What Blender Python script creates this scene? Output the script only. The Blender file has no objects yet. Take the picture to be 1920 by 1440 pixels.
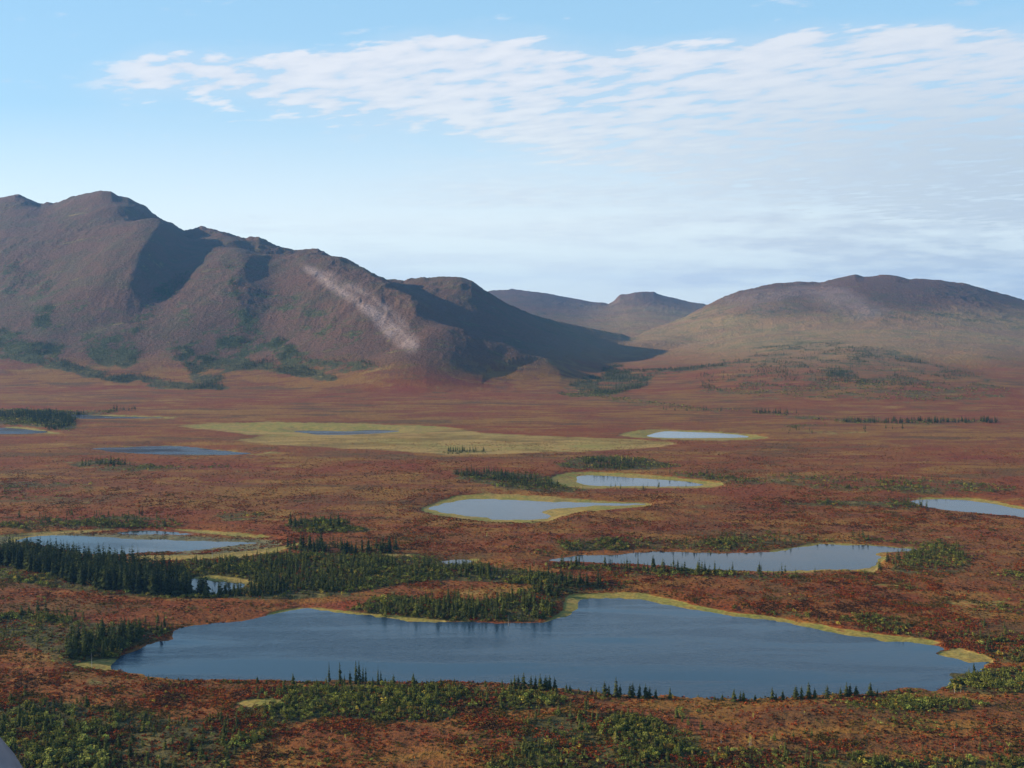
import bpy, math, random
import numpy as np
from mathutils import Vector

random.seed(7)
rng = np.random.default_rng(11)
S = bpy.context.scene
COL = S.collection

# ------------------------------------------------------------------ camera
CAM_H = 140.0
F = 1926.0                     # focal length in photo pixels (1920 wide)
HORIZON = 600.0
PITCH = math.atan((720.0 - HORIZON) / F)
cd = bpy.data.cameras.new("camera")
cam = bpy.data.objects.new("camera", cd)
COL.objects.link(cam)
cd.sensor_width = 36.0
cd.lens = 36.0 * F / 1920.0
cd.clip_start = 0.1
cd.clip_end = 60000
cam.location = (0, 0, CAM_H)
cam.rotation_euler = (math.radians(90) - PITCH, 0, 0)
S.camera = cam

# ------------------------------------------------------------------ light
SUN_EL = math.radians(19.5)
SUN_AZ = math.radians(276)        # compass bearing of the sun seen from above, +Y = 0, clockwise: almost due left, a little beyond
sd_ = Vector((math.sin(SUN_AZ) * math.cos(SUN_EL), math.cos(SUN_AZ) * math.cos(SUN_EL), math.sin(SUN_EL)))
ld = bpy.data.lights.new("sun", 'SUN')
ld.energy = 5.0
ld.color = (1.0, 0.86, 0.68)
ld.angle = math.radians(0.5)
sun = bpy.data.objects.new("sun", ld)
COL.objects.link(sun)
sun.rotation_euler = sd_.to_track_quat('Z', 'Y').to_euler()
sun.location = (0, 0, 500)

S.view_settings.view_transform = 'Standard'
S.view_settings.look = 'None'
S.view_settings.exposure = 0.75
S.view_settings.gamma = 1.0
S.cycles.max_bounces = 6
S.cycles.diffuse_bounces = 2
S.cycles.glossy_bounces = 2
S.cycles.volume_bounces = 0
S.cycles.transparent_max_bounces = 4


class NT:
    """tiny helper to write node maths"""
    def __init__(s, tree):
        s.t = tree; s.n = tree.nodes; s.l = tree.links
    def new(s, ty, **kw):
        n = s.n.new(ty)
        for k, v in kw.items():
            setattr(n, k, v)
        return n
    def put(s, sock, v):
        if v is None: return
        if hasattr(v, 'node') or isinstance(v, bpy.types.NodeSocket):
            s.l.new(v, sock)
        else:
            sock.default_value = v
    def m(s, op, a, b=None, c=None, clamp=False):
        n = s.new('ShaderNodeMath', operation=op, use_clamp=clamp)
        s.put(n.inputs[0], a); s.put(n.inputs[1], b)
        if c is not None: s.put(n.inputs[2], c)
        return n.outputs[0]
    def rng(s, v, a, b, c=0.0, d=1.0, smooth=True):
        n = s.new('ShaderNodeMapRange')
        if smooth: n.interpolation_type = 'SMOOTHSTEP'
        s.put(n.inputs[0], v)
        for i, q in enumerate((a, b, c, d)): s.put(n.inputs[1 + i], q)
        return n.outputs[0]
    def mix(s, f, a, b, blend='MIX'):
        n = s.new('ShaderNodeMix', data_type='RGBA', blend_type=blend)
        s.put(n.inputs[0], f)
        s.put(n.inputs[6], a if hasattr(a, 'node') else (*a, 1.0))
        s.put(n.inputs[7], b if hasattr(b, 'node') else (*b, 1.0))
        return n.outputs[2]
    def noise(s, vec, scale, detail=3.0, rough=0.5, dist=0.0):
        n = s.new('ShaderNodeTexNoise')
        s.put(n.inputs['Vector'], vec)
        n.inputs['Scale'].default_value = scale
        n.inputs['Detail'].default_value = detail
        n.inputs['Roughness'].default_value = rough
        n.inputs['Distortion'].default_value = dist
        return n.outputs[0]
    def comb(s, x, y, z):
        n = s.new('ShaderNodeCombineXYZ')
        s.put(n.inputs[0], x); s.put(n.inputs[1], y); s.put(n.inputs[2], z)
        return n.outputs[0]
    def curve(s, v, pts, lo, hi):
        """float curve through (x, y) points; x over lo..hi, y as given in the same units / 1000"""
        x = s.rng(v, lo, hi, 0.0, 1.0, smooth=False)
        n = s.new('ShaderNodeFloatCurve')
        s.put(n.inputs['Value'], x)
        cm = n.mapping; c = cm.curves[0]
        P = [((a - lo) / (hi - lo), b) for a, b in pts]
        c.points[0].location = P[0]; c.points[1].location = P[-1]
        for p in P[1:-1]: c.points.new(*p)
        cm.update()
        return n.outputs[0]


# ------------------------------------------------------------------ sky
w = bpy.data.worlds.new("World"); S.world = w
w.use_nodes = True
N = NT(w.node_tree)
N.n.clear()
out = N.new('ShaderNodeOutputWorld'); bg = N.new('ShaderNodeBackground')
sky = N.new('ShaderNodeTexSky', sky_type='NISHITA')
sky.sun_disc = False
sky.sun_elevation = SUN_EL
sky.sun_rotation = SUN_AZ
sky.altitude = 300
sky.air_density = 1.0
sky.dust_density = 0.4
sky.ozone_density = 2.0
tc = N.new('ShaderNodeTexCoord')
sp = N.new('ShaderNodeSeparateXYZ'); N.l.new(tc.outputs['Generated'], sp.inputs[0])
ay = N.m('MAXIMUM', N.m('ABSOLUTE', sp.outputs[1]), 0.12)
# world bearing and height written in photo pixels (world directions, so the sky stays put when the camera moves)
U = N.m('DIVIDE', sp.outputs[0], ay)              # tan(bearing)
V = N.m('DIVIDE', sp.outputs[2], ay)              # tan(height)
U = N.m('MULTIPLY_ADD', U, 1.926, 0.960)
V = N.m('MULTIPLY_ADD', V, -1.926, 0.600)
# high cloud sheet: noise on a plane overhead
zz = N.m('MAXIMUM', N.m('ADD', sp.outputs[2], 0.045), 0.02)
cx = N.m('DIVIDE', sp.outputs[0], zz); cy = N.m('DIVIDE', sp.outputs[1], zz)
rx = N.m('MULTIPLY_ADD', cy, 0.10, cx)
pl = N.comb(N.m('MULTIPLY', rx, 1.0), N.m('MULTIPLY', cy, 0.9), 0.0)
c1 = N.noise(pl, 0.9, 4.0, 0.5, 0.2)
pl2 = N.comb(N.m('MULTIPLY_ADD', cy, 0.45, N.m('MULTIPLY', cx, 0.72)), N.m('MULTIPLY', cy, 0.72), 0.0)
c2 = N.noise(pl2, 10.5, 3.0, 0.5, 0.1)
c3 = N.noise(pl, 2.2, 5.0, 0.6, 0.0)
wob = N.m('MULTIPLY', N.m('SUBTRACT', c3, 0.5), 0.10)
wob2 = N.m('MULTIPLY', N.m('SUBTRACT', c1, 0.5), 0.06)
Vw = N.m('ADD', V, N.m('ADD', wob, wob2))
top = N.curve(U, [(-1.0, .3), (0.1, .165), (0.2, .135), (0.36, .098), (0.6, .102), (0.85, .068), (1.15, .078), (1.5, .064), (1.95, .05), (3.0, .04)], -1.0, 3.0)
bot = N.curve(U, [(-1.0, .3), (0.1, .188), (0.2, .198), (0.36, .206), (0.6, .235), (0.85, .270), (1.0, .31), (1.2, .36), (1.6, .42), (3.0, .5)], -1.0, 3.0)
inb = N.m('MULTIPLY', N.rng(N.m('SUBTRACT', Vw, top), -0.025, 0.040), N.rng(N.m('SUBTRACT', bot, Vw), -0.04, 0.06))
tex = N.m('ADD', N.m('MULTIPLY', c2, 0.62), N.m('MULTIPLY', c3, 0.38))
dens = N.m('SUBTRACT', tex, N.m('MULTIPLY_ADD', inb, -0.26, 0.66))
puff = N.rng(dens, -0.05, 0.10)
edge = N.rng(U, 0.08, 0.30)
cloud = N.m('MULTIPLY', N.m('MAXIMUM', N.m('MULTIPLY', puff, 0.88), N.m('MULTIPLY', inb, 0.30)), edge)
# thin grey veil over the right and streaks near the horizon
strk = N.noise(N.comb(N.m('MULTIPLY', U, 2.2), N.m('MULTIPLY', V, 20.0), 3.0), 1.6, 5.0, 0.55)
fin = N.noise(N.comb(N.m('MULTIPLY', U, 14.0), N.m('MULTIPLY', V, 62.0), 5.0), 1.0, 3.0, 0.5)
veil = N.m('MULTIPLY', N.rng(Vw, 0.16, 0.30), N.rng(N.m('ADD', U, N.m('MULTIPLY', strk, 1.2)), 1.2, 2.4))
veil = N.m('MULTIPLY', veil, N.m('ADD', N.rng(strk, 0.36, 0.64, 0.42, 0.88), N.rng(fin, 0.38, 0.62, -0.16, 0.16)))
low = N.m('MULTIPLY', N.rng(V, 0.385, 0.45), N.rng(strk, 0.42, 0.60, 0.0, 0.42))
low = N.m('MULTIPLY', low, N.rng(U, 0.15, 0.5))
mid = N.m('MULTIPLY', N.m('MULTIPLY', N.rng(V, 0.325, 0.355), N.rng(V, 0.385, 0.40, 1.0, 0.0)), N.m('MULTIPLY', N.rng(U, 0.55, 1.0), N.rng(fin, 0.3, 0.7, .35, .75)))
wis = N.m('MULTIPLY', N.rng(N.noise(N.comb(N.m('MULTIPLY', U, 7.0), N.m('MULTIPLY', V, 36.0), 8.0), 1.0, 4.0, 0.6), 0.60, 0.75), 0.35)
cl = N.m('MAXIMUM', N.m('MAXIMUM', cloud, mid), N.m('MAXIMUM', N.m('MAXIMUM', veil, low), wis))
cl = N.m('MINIMUM', cl, 0.9)
grad = N.mix(N.rng(V, -0.9, 0.0), (0.9, 2.0, 4.0), (2.3, 3.95, 5.3))
grad = N.mix(N.rng(V, 0.0, 0.20, smooth=False), grad, (2.75, 4.30, 5.35))
grad = N.mix(N.rng(V, 0.20, 0.42, smooth=False), grad, (5.75, 6.0, 5.75))
skc = N.mix(0.82, N.mix(1.0, sky.outputs[0], (1.02, 1.32, 1.50), 'MULTIPLY'), grad)
cbase = N.mix(N.rng(V, 0.12, 0.36), (5.3, 5.35, 5.6), (4.9, 5.3, 5.45))
cbase = N.mix(N.m('MULTIPLY', N.rng(U, 0.9, 2.0), N.rng(V, 0.10, 0.30, .25, .9)), cbase, (3.25, 3.8, 4.25))
cbase = N.mix(N.m('MULTIPLY', N.rng(tex, .45, .62, 1.0, 0.0), .30), cbase, (3.2, 3.8, 4.7))
N_sky = N.mix(cl, skc, cbase)
# nothing of the cloud below the horizon
N.l.new(N_sky, bg.inputs[0])
bg.inputs[1].default_value = 0.10
N.l.new(bg.outputs[0], out.inputs[0])


# ------------------------------------------------------------------ helpers
def tag(o, label=None, cat=None, group=None, kind=None):
    if label: o['label'] = label
    if cat: o['category'] = cat
    if group: o['group'] = group
    if kind: o['kind'] = kind
    return o

def new_mat(name):
    m = bpy.data.materials.new(name); m.use_nodes = True
    t = NT(m.node_tree)
    b = m.node_tree.nodes['Principled BSDF']
    return m, t, b

def mesh_from(name, V_, faces_flat, loop_tot, smooth=False):
    me = bpy.data.meshes.new(name)
    V_ = np.asarray(V_, dtype=np.float32)
    me.vertices.add(len(V_)); me.vertices.foreach_set('co', V_.ravel())
    ff = np.asarray(faces_flat, dtype=np.int32)
    lt = np.asarray(loop_tot, dtype=np.int32)
    me.loops.add(len(ff)); me.loops.foreach_set('vertex_index', ff)
    me.polygons.add(len(lt))
    ls = np.concatenate([[0], np.cumsum(lt)[:-1]]).astype(np.int32)
    me.polygons.foreach_set('loop_start', ls)
    if smooth: me.polygons.foreach_set('use_smooth', np.ones(len(lt), dtype=bool))
    me.update(calc_edges=True)
    return me

_R = np.array([[1, 0, 0], [0, math.cos(PITCH), math.sin(PITCH)], [0, -math.sin(PITCH), math.cos(PITCH)]])
def ray(px, py):
    """direction with y = 1 of a photo pixel"""
    a = (np.asarray(px, float) - 960) / F; b = (720 - np.asarray(py, float)) / F
    y = math.cos(PITCH) + b * math.sin(PITCH); z = -math.sin(PITCH) + b * math.cos(PITCH)
    return a / y, z / y
def ground(px, py, z=0.0):
    a, b = ray(px, py)
    Y = (z - CAM_H) / b
    return a * Y, Y
def at(px, py, Y):
    a, b = ray(px, py)
    return a * Y, Y, CAM_H + b * Y
def project(x, y, z):
    dz = z - CAM_H
    c = y * math.cos(PITCH) - dz * math.sin(PITCH)
    u = y * math.sin(PITCH) + dz * math.cos(PITCH)
    return 960 + F * x / c, 720 - F * u / c

def _hash(ix, iy, seed):
    h = (ix.astype(np.int64) * 374761393 + iy.astype(np.int64) * 668265263 + seed * 1442695041) & 0xffffffff
    h = ((h ^ (h >> 13)) * 1274126177) & 0xffffffff
    h = h ^ (h >> 16)
    return (h & 0xffff) / 65535.0
def vnoise(x, y, seed=0):
    ix = np.floor(x); iy = np.floor(y); fx = x - ix; fy = y - iy
    fx = fx * fx * fx * (fx * (fx * 6 - 15) + 10); fy = fy * fy * fy * (fy * (fy * 6 - 15) + 10)
    ix = ix.astype(np.int64); iy = iy.astype(np.int64)
    a = _hash(ix, iy, seed); b = _hash(ix + 1, iy, seed); c = _hash(ix, iy + 1, seed); d = _hash(ix + 1, iy + 1, seed)
    return (a * (1 - fx) + b * fx) * (1 - fy) + (c * (1 - fx) + d * fx) * fy - 0.5
def fbm(x, y, scale, oct=4, seed=0, gain=0.5, ridged=False):
    r = 0; amp = 1.0; f = 1.0 / scale; tot = 0
    for i in range(oct):
        ca, sa = math.cos(0.6 * i + 0.3), math.sin(0.6 * i + 0.3)
        n = vnoise((x * ca - y * sa) * f + 17 * i, (x * sa + y * ca) * f - 9 * i, seed + i)
        if ridged: n = 0.5 - 2 * np.abs(n)
        r = r + n * amp; tot += amp; amp *= gain; f *= 2.03
    return r / tot
def sstep(a, b, x):
    t = np.clip((x - a) / (b - a), 0, 1); return t * t * (3 - 2 * t)
def smooth_poly(pts, n=3):
    """closed Catmull-Rom, n steps per edge"""
    p = np.asarray(pts, float); o = []
    L = len(p)
    for i in range(L):
        p0, p1, p2, p3 = p[i - 1], p[i], p[(i + 1) % L], p[(i + 2) % L]
        for k in range(n):
            t = k / n
            o.append(0.5 * ((2 * p1) + (-p0 + p2) * t + (2 * p0 - 5 * p1 + 4 * p2 - p3) * t * t + (-p0 + 3 * p1 - 3 * p2 + p3) * t ** 3))
    return np.array(o)
def sdf(x, y, poly, cap):
    """signed distance to a polygon, negative inside; only exact within cap of it"""
    r = np.full(x.shape, cap, dtype=float)
    x0, y0 = poly.min(0) - cap; x1, y1 = poly.max(0) + cap
    m = (x > x0) & (x < x1) & (y > y0) & (y < y1)
    if not m.any(): return r
    X = x[m]; Y = y[m]; d = np.full(X.shape, 1e18); ins = np.zeros(X.shape, bool)
    L = len(poly)
    for i in range(L):
        ax, ay_ = poly[i]; bx, by = poly[(i + 1) % L]
        ex, ey = bx - ax, by - ay_
        q = ex * ex + ey * ey
        if q < 1e-12: continue
        t = np.clip(((X - ax) * ex + (Y - ay_) * ey) / q, 0, 1)
        dx = X - ax - t * ex; dy = Y - ay_ - t * ey
        np.minimum(d, dx * dx + dy * dy, out=d)
        if ay_ != by:
            c = (ay_ > Y) != (by > Y)
            ins ^= c & (X < (bx - ax) * (Y - ay_) / (by - ay_) + ax)
    d = np.sqrt(d)
    r[m] = np.where(ins, -d, np.minimum(d, cap))
    return r

# ------------------------------------------------------------------ lakes (photo pixels, laid on the plain)
LAKES = [
 ('wide dark blue lake filling the foreground', 0.10, [(212,1247),(220,1238),(230,1228),(262,1214),(290,1204),(322,1197),(329,1181),(365,1173),(430,1168),(470,1162),(515,1150),(560,1143),(610,1146),(660,1153),(720,1160),(780,1164),(830,1167),(900,1167),(960,1168),(1010,1166),(1040,1160),(1072,1153),(1081,1141),(1088,1127),(1120,1121),(1160,1121),(1200,1123),(1240,1133),(1300,1143),(1360,1152),(1440,1163),(1500,1173),(1560,1185),(1620,1196),(1680,1204),(1745,1208),(1772,1218),(1756,1227),(1790,1236),(1812,1242),(1850,1240),(1846,1250),(1832,1261),(1792,1266),(1783,1276),(1776,1290),(1700,1293),(1640,1297),(1560,1301),(1500,1304),(1440,1307),(1380,1308),(1300,1305),(1240,1303),(1160,1300),(1100,1296),(1040,1289),(960,1281),(900,1278),(800,1277),(720,1277),(620,1278),(560,1278),(480,1277),(400,1276),(330,1272),(275,1268),(238,1263),(226,1254),(216,1253)]),
 ('bright blue lake behind the dark spruce forest on the left', 0.04, [(30,1013),(60,1007),(100,1005),(150,1005),(205,1007),(260,1011),(340,1013),(410,1016),(485,1018),(450,1022),(390,1030),(340,1033),(290,1035),(230,1039),(185,1041),(130,1034),(100,1027),(60,1019)]),
 ('narrow dark pool under the bank behind the left lake', 0.03, [(222,999),(235,996.5),(270,995),(310,996),(345,999),(365,1001),(320,1002),(260,1002)]),
 ('tiny pale pool hemmed in by spruces', 0.03, [(350,1090),(375,1085),(410,1090),(458,1096),(440,1108),(405,1114),(368,1113),(350,1104)]),
 ('pale lake with a pointed right arm in the middle of the plain', 0.03, [(804,953),(830,945),(870,938),(930,936),(985,938),(1000,939),(1040,942),(1090,941),(1150,943.5),(1212,945),(1180,948),(1120,948.5),(1060,953),(1030,956),(1018,961),(1035,968),(1020,972),(985,975),(925,975),(915,971),(880,968),(840,963),(815,958)]),
 ('small pale lake ringed by a golden sedge bank', 0.03, [(1079,898),(1090,892),(1120,891),(1180,895),(1240,899),(1310,906),(1320,909),(1280,912),(1200,912),(1130,911),(1095,909),(1080,904)]),
 ('long pale lake right of centre with spruces along its near shore', 0.03, [(1025,1051),(1080,1042),(1130,1040),(1200,1037),(1290,1034.5),(1350,1037),(1430,1035),(1460,1033),(1500,1027),(1540,1021),(1600,1022),(1660,1025),(1716,1029),(1680,1034),(1640,1038),(1650,1044),(1648,1052),(1636,1060),(1618,1067),(1560,1069),(1500,1071),(1440,1071),(1380,1070),(1300,1068),(1250,1062),(1180,1058),(1100,1055),(1060,1054)]),
 ('pale lake cut off by the right edge of the picture', 0.03, [(1705,940),(1740,936),(1800,937),(1850,943),(1900,952),(1960,963),(2010,972),(1960,974),(1890,967),(1800,960),(1760,955),(1735,949)]),
 ('far pale lake with golden sedge at both ends', 0.03, [(1213,818),(1240,809),(1290,810),(1340,811.5),(1405,818),(1380,821),(1300,821.5),(1250,821)]),
 ('thin shallow pool in the green sedge meadow', 0.25, [(548,808),(600,807.5),(650,809),(700,806),(750,808),(720,812),(660,815),(600,815)]),
 ('narrow blue lake on the left beyond the spruce clump', 0.25, [(172,841),(230,838.5),(290,836.5),(350,837.5),(390,842),(430,846),(472,850),(440,852.5),(380,853),(300,852),(220,848)]),
 ('dim pool at the far left edge', 0.25, [(-60,802),(0,802),(30,803),(60,806),(92,810),(50,813.5),(-60,813)]),
 ('thin silver pool behind the far left spruces', 0.25, [(125,779),(165,778),(220,781),(318,783),(230,785),(150,785)]),
 ('very small pool in front of the middle of the plain', 0.03, [(830,1052),(858,1049),(884,1051),(888,1056),(850,1058)]),
]
LK = []
for lab, ro, pts in LAKES:
    q = smooth_poly(pts, 3)
    x, y = ground(q[:, 0], q[:, 1], 0.0)
    LK.append(np.stack([x, y], 1))

# ------------------------------------------------------------------ hills
def curve3(pts):
    a = np.array([at(px, py, Y) for px, py, Y in pts])
    t = a[:, 0] / a[:, 1]
    o = np.argsort(t)
    return t[o], a[o, 1], a[o, 2]
RA = curve3([(-900,420,4000),(-500,400,4000),(-200,405,4000),(-60,385,3950),(-20,372,3900),(8,366,3900),(28,363,3900),(45,367,3900),(75,380,3880),(100,379,3860),(130,370,3840),(160,361,3820),(190,357,3800),(208,360,3790),(222,371,3780),(240,373,3770),(262,383,3740),(285,397,3700),(315,416,3660),(345,430,3620),(362,427,3600),(378,421,3590),(400,429,3570),(440,439,3520),(462,446,3500),(485,444,3480),(505,453,3450),(530,464,3420),(560,466,3390),(595,466,3350),(612,474,3330),(640,484,3300),(680,512,3230),(715,521,3180),(760,522,3120),(800,517,3060),(840,516,3020),(865,518,3000),(885,524,2990),(905,540,2990),(925,553,2990),(960,572,3000),(1000,587,3040),(1040,599,3100),(1100,611,3200),(1165,622,3400),(1260,660,3500),(1400,760,3500)])
RB = curve3([(-900,600,6500),(400,590,6500),(800,565,6500),(880,552,6500),(920,543,6500),(965,541,6500),(1010,545,6500),(1060,555,6500),(1110,564,6500),(1140,568,6500),(1150,563,6350),(1162,554,6300),(1190,546,6300),(1205,545,6300),(1225,547,6300),(1255,555,6300),(1290,563,6300),(1330,571,6300),(1450,580,6300),(2800,600,6300)])
RC = curve3([(700,790,2600),(1000,740,2650),(1080,690,2800),(1130,655,3000),(1170,637,3250),(1220,615,3600),(1280,594,3950),(1320,574,4150),(1345,561,4180),(1378,547,4200),(1385,544,4200),(1400,541,4220),(1450,531,4250),(1500,527,4300),(1540,528,4320),(1565,521,4330),(1590,515,4330),(1604,512,4330),(1620,517,4330),(1640,516,4320),(1680,515,4300),(1705,521,4300),(1730,521,4300),(1760,523,4300),(1800,530,4280),(1860,545,4250),(1920,561,4200),(2000,575,4200),(2200,600,4200),(2800,620,4200)])
FA = np.array([ground(px, py) for px, py in [(-900,742),(-300,738),(0,735),(300,737),(600,742),(800,745),(950,742),(1050,742),(1120,735),(1200,735),(1400,735)]])
FC = np.array([ground(px, py) for px, py in [(700,735),(1000,735),(1060,740),(1120,745),(1200,760),(1350,775),(1500,780),(1700,785),(1950,790),(2400,790),(2800,790)]])

TG = np.linspace(-1.2, 1.2, 2401)
def prep(R):
    """ridge line as depth, height, and the same height smoothed a little and a lot"""
    Yr = np.interp(TG, R[0], R[1]); zr = np.interp(TG, R[0], R[2])
    def blur(v, sig):
        k = np.exp(-0.5 * (np.arange(-3 * sig, 3 * sig + 1) / sig) ** 2); k /= k.sum()
        return np.convolve(np.pad(v, 3 * sig, 'edge'), k, 'valid')
    return blur(Yr, 16), zr, blur(zr, 20), blur(zr, 75)
def layer(t, Y, R, foot, g, back, crag=230.0):
    Yr = np.interp(t, TG, R[0]); z0 = np.interp(t, TG, R[1]); z1 = np.interp(t, TG, R[2]); z2 = np.interp(t, TG, R[3])
    if foot is None: Yf = np.full(t.shape, 1950.0)
    else: Yf = np.interp(t, foot[:, 0] / foot[:, 1], foot[:, 1])
    s = (Y - Yf) / np.maximum(Yr - Yf, 200)
    sc = np.clip(s, 0, 1)
    zf = (z2 * (1 - sstep(0.35, 0.85, sc)) + z1 * sstep(0.35, 0.85, sc)) * g(sc)
    zb = z1 - np.maximum(Y - Yr, 0) * back
    det = (z0 - z1) * np.exp(-((Y - Yr) / crag) ** 2)
    return np.where(s <= 1, zf, zb) + det, s
RA, RB, RC = prep(RA), prep(RB), prep(RC)
def smax(a, b, k):
    h = np.clip(0.5 + 0.5 * (a - b) / k, 0, 1)
    return b * (1 - h) + a * h + k * h * (1 - h)

def up_(z): return sstep(40, 260, z)
SPURS = []     # (plan polyline Nx2, amplitudes, width left, width right)
def spur_disp(x, Y, zA):
    d = np.zeros(x.shape)
    for P, A, wl, wr in SPURS:
        cap = 3.2 * max(wl, wr)
        m = (x > P[:, 0].min() - cap) & (x < P[:, 0].max() + cap) & (Y > P[:, 1].min() - cap) & (Y < P[:, 1].max() + cap)
        if not m.any(): continue
        X = x[m]; Z = Y[m]
        best = np.full(X.shape, 1e18); sgn = np.zeros(X.shape); amp = np.zeros(X.shape)
        for i in range(len(P) - 1):
            a = P[i]; b = P[i + 1]; e = b - a; q = (e ** 2).sum()
            t = np.clip(((X - a[0]) * e[0] + (Z - a[1]) * e[1]) / q, 0, 1)
            dx = X - a[0] - t * e[0]; dy = Z - a[1] - t * e[1]
            dd = dx * dx + dy * dy
            c = e[0] * dy - e[1] * dx
            w_ = dd < best
            best[w_] = dd[w_]; sgn[w_] = (c / (math.sqrt(q) * np.sqrt(dd) + 1e-6))[w_]; amp[w_] = (A[i] * (1 - t) + A[i + 1] * t)[w_]
        D = np.sqrt(best)
        # polyline runs from the far end to the near end: on its left hand (c > 0) lies the right of the picture
        wgt = wl + (wr - wl) * sstep(-.8, .8, sgn)
        d[m] += amp * np.exp(-(D / wgt) ** 2)
    return d

def height(x, Y, lakes=True, fine=True, spurs=True):
    t = x / np.maximum(Y, 1)
    g = lambda s: s ** 1.6 * (1.65 - 0.65 * s)
    a, sA = layer(t, Y, RA, FA, g, 0.35, 200.0)
    b, sB = layer(t, Y, RB, None, lambda s: 0.75 * s + 0.25 * s ** 3, 0.3, 450.0)
    gc = lambda s: np.where(s < .62, 0.42 * (s / .62) ** 1.25, 0.42 + 0.58 * np.clip((s - .62) / .38, 0, 1) * (1.35 - .35 * np.clip((s - .62) / .38, 0, 1)))
    c, sC = layer(t, Y, RC, FC, gc, 0.3, 200.0)
    a = np.where(sA > 0, a, 0); c = np.where(sC > 0, c, 0); b = np.where(sB > 0, b, 0)
    if spurs: a = a + spur_disp(x, Y, a) * sstep(0.0, 0.12, sA) * (1 - .85 * sstep(.93, 1.0, sA))
    z = smax(smax(a, c, 14), b, 14) - 7
    mt = sstep(4, 60, z)
    # rough rocky ground that grows with height
    core = np.maximum(sA, sC)
    keep = 1 - sstep(0.80, 1.0, core) * 0.75
    dx_ = x + 70 * fbm(x, Y, 320, 3, 23)
    gl = fbm(dx_ * 1.0, Y * 0.42, 110, 4, 24, 0.55, True)                 # gullies running down the slope
    z = z + mt * keep * (26 * fbm(x, Y, 300, 3, 21) + (27 * up_(z)) * gl * np.where(t < 0.12, 1.0, 0.45)) + mt * 4.5 * fbm(x, Y, 70, 4, 31)
    if fine:
        rocky = sstep(-.08, .18, fbm(x, Y, 210, 3, 33)) * up_(z)
        cg = np.maximum(np.exp(-((sA - 1) / .06) ** 2) * (sstep(-.50, -.48, t) * sstep(0.04, 0.0, t)), .6 * np.exp(-((sC - 1) / .03) ** 2) * sstep(.16, .2, t))
        cg = np.maximum(cg, .9 * np.exp(-((sB - 1) / .02) ** 2))
        z = z + cg * np.maximum(0, 30 * fbm(x, Y * .5, 60, 4, 45, .65) - 1)
        z = z + rocky * (9.0 * fbm(x, Y, 48, 4, 41, 0.62, True)) + mt * (0.5 + rocky) * 1.7 * fbm(x, Y, 18, 3, 51, 0.6)
    z = np.maximum(z, 0) * sstep(0, 6, z) if False else np.maximum(z, 0)
    # plain
    und = 2.4 + 2.2 * fbm(x, Y, 230, 3, 61) + 0.9 * fbm(x, Y, 45, 3, 71) + (0.55 * fbm(x, Y, 7, 3, 81) if fine else 0)
    if lakes:
        s = np.full(x.shape, 60.0)
        jx = x + 5 * fbm(x, Y, 13, 4, 91, .6); jy = Y + 10.0 * fbm(x, Y, 15, 4, 92, .6)
        for P in LK:
            s = np.minimum(s, sdf(jx, jy, P, 60.0))
        und = np.where(s < 60, np.minimum(und, s * 0.06 + (und - 0.6) * sstep(0, 40, s) * 0.6 + np.maximum(s, 0) * 0.02), und)
        und = np.maximum(und, -3)
    return z + und

def hit(px, py, y0=1900, y1=5200):
    """where a photo pixel meets the hills"""
    a, b = ray(px, py)
    Y = np.arange(y0, y1, 6.0)
    z = height(a * Y, Y, False, False, False)
    k = np.nonzero(CAM_H + b * Y <= z)[0]
    Yh = Y[k[0]] if len(k) else y1
    return np.array([a * Yh, Yh])
def spur(pix, amps, wl, wr):
    P = np.array([hit(*p) for p in pix])
    SPURS_NEW.append((P, np.array(amps, float), wl, wr))
SPURS_NEW = []
# crest lines from the far end to the near end
spur([(222,368),(245,390),(268,415),(285,440)], [0,34,48,10], 170, 75)
spur([(318,444),(298,468),(268,515),(240,570),(225,610)], [24,74,82,56,0], 210, 60)
spur([(425,452),(440,490),(440,530),(440,590),(440,640)], [16,36,46,34,0], 170, 75)
spur([(520,480),(575,498),(640,535),(705,580),(765,630),(815,672)], [16,52,76,80,70,24], 230, 105)
spur([(262,402),(300,434),(350,450),(420,468),(500,482),(560,487),(640,508),(690,528)], [-20,-42,-46,-42,-40,-38,-34,0], 75, 75)
spur([(250,436),(300,446),(350,452),(400,460),(455,478)], [0,26,34,34,10], 70, 60)
spur([(862,520),(885,545),(905,570)], [0,12,4], 130, 80)
spur([(120,400),(90,470),(60,540)], [14,26,0], 200, 120)
# low lit foothill in front of the dark slope
spur([(765,695),(810,678),(870,668),(940,676),(1010,695),(1050,715)], [10,28,36,34,26,8], 130, 80)
# humps on the right hill
spur([(1625,522),(1660,530),(1720,545),(1790,565)], [10,34,44,10], 190, 90)
spur([(1735,526),(1800,545),(1880,575)], [6,26,8], 160, 90)
spur([(1380,548),(1330,600),(1290,640)], [6,14,0], 220, 160)
spur([(1560,640),(1600,690),(1650,740)], [0,16,0], 260, 90)
spur([(1730,650),(1800,700),(1840,740)], [0,16,0], 260, 90)
SPURS = SPURS_NEW

# ------------------------------------------------------------------ ground sheet
tt = np.concatenate([np.linspace(-0.9, -0.53, 60)[:-1], np.linspace(-0.53, 0.53, 1150), np.linspace(0.53, 0.9, 60)[1:]])
pyr = np.arange(1520, 742, -1.25)
Yp = ground(np.full(pyr.shape, 960.0), pyr)[1]
Ym = [Yp[-1]]
while Ym[-1] < 5000: Ym.append(Ym[-1] + 9.5)
while Ym[-1] < 14000: Ym.append(Ym[-1] * 1.012)
rows = np.concatenate([[20, 70, 130, 190, 230], Yp, Ym[1:]])
T, YY = np.meshgrid(tt, rows)
XX = T * YY
ZZ = height(XX, YY)
nr, nc = XX.shape
PX, PY = project(XX, YY, ZZ)

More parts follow.
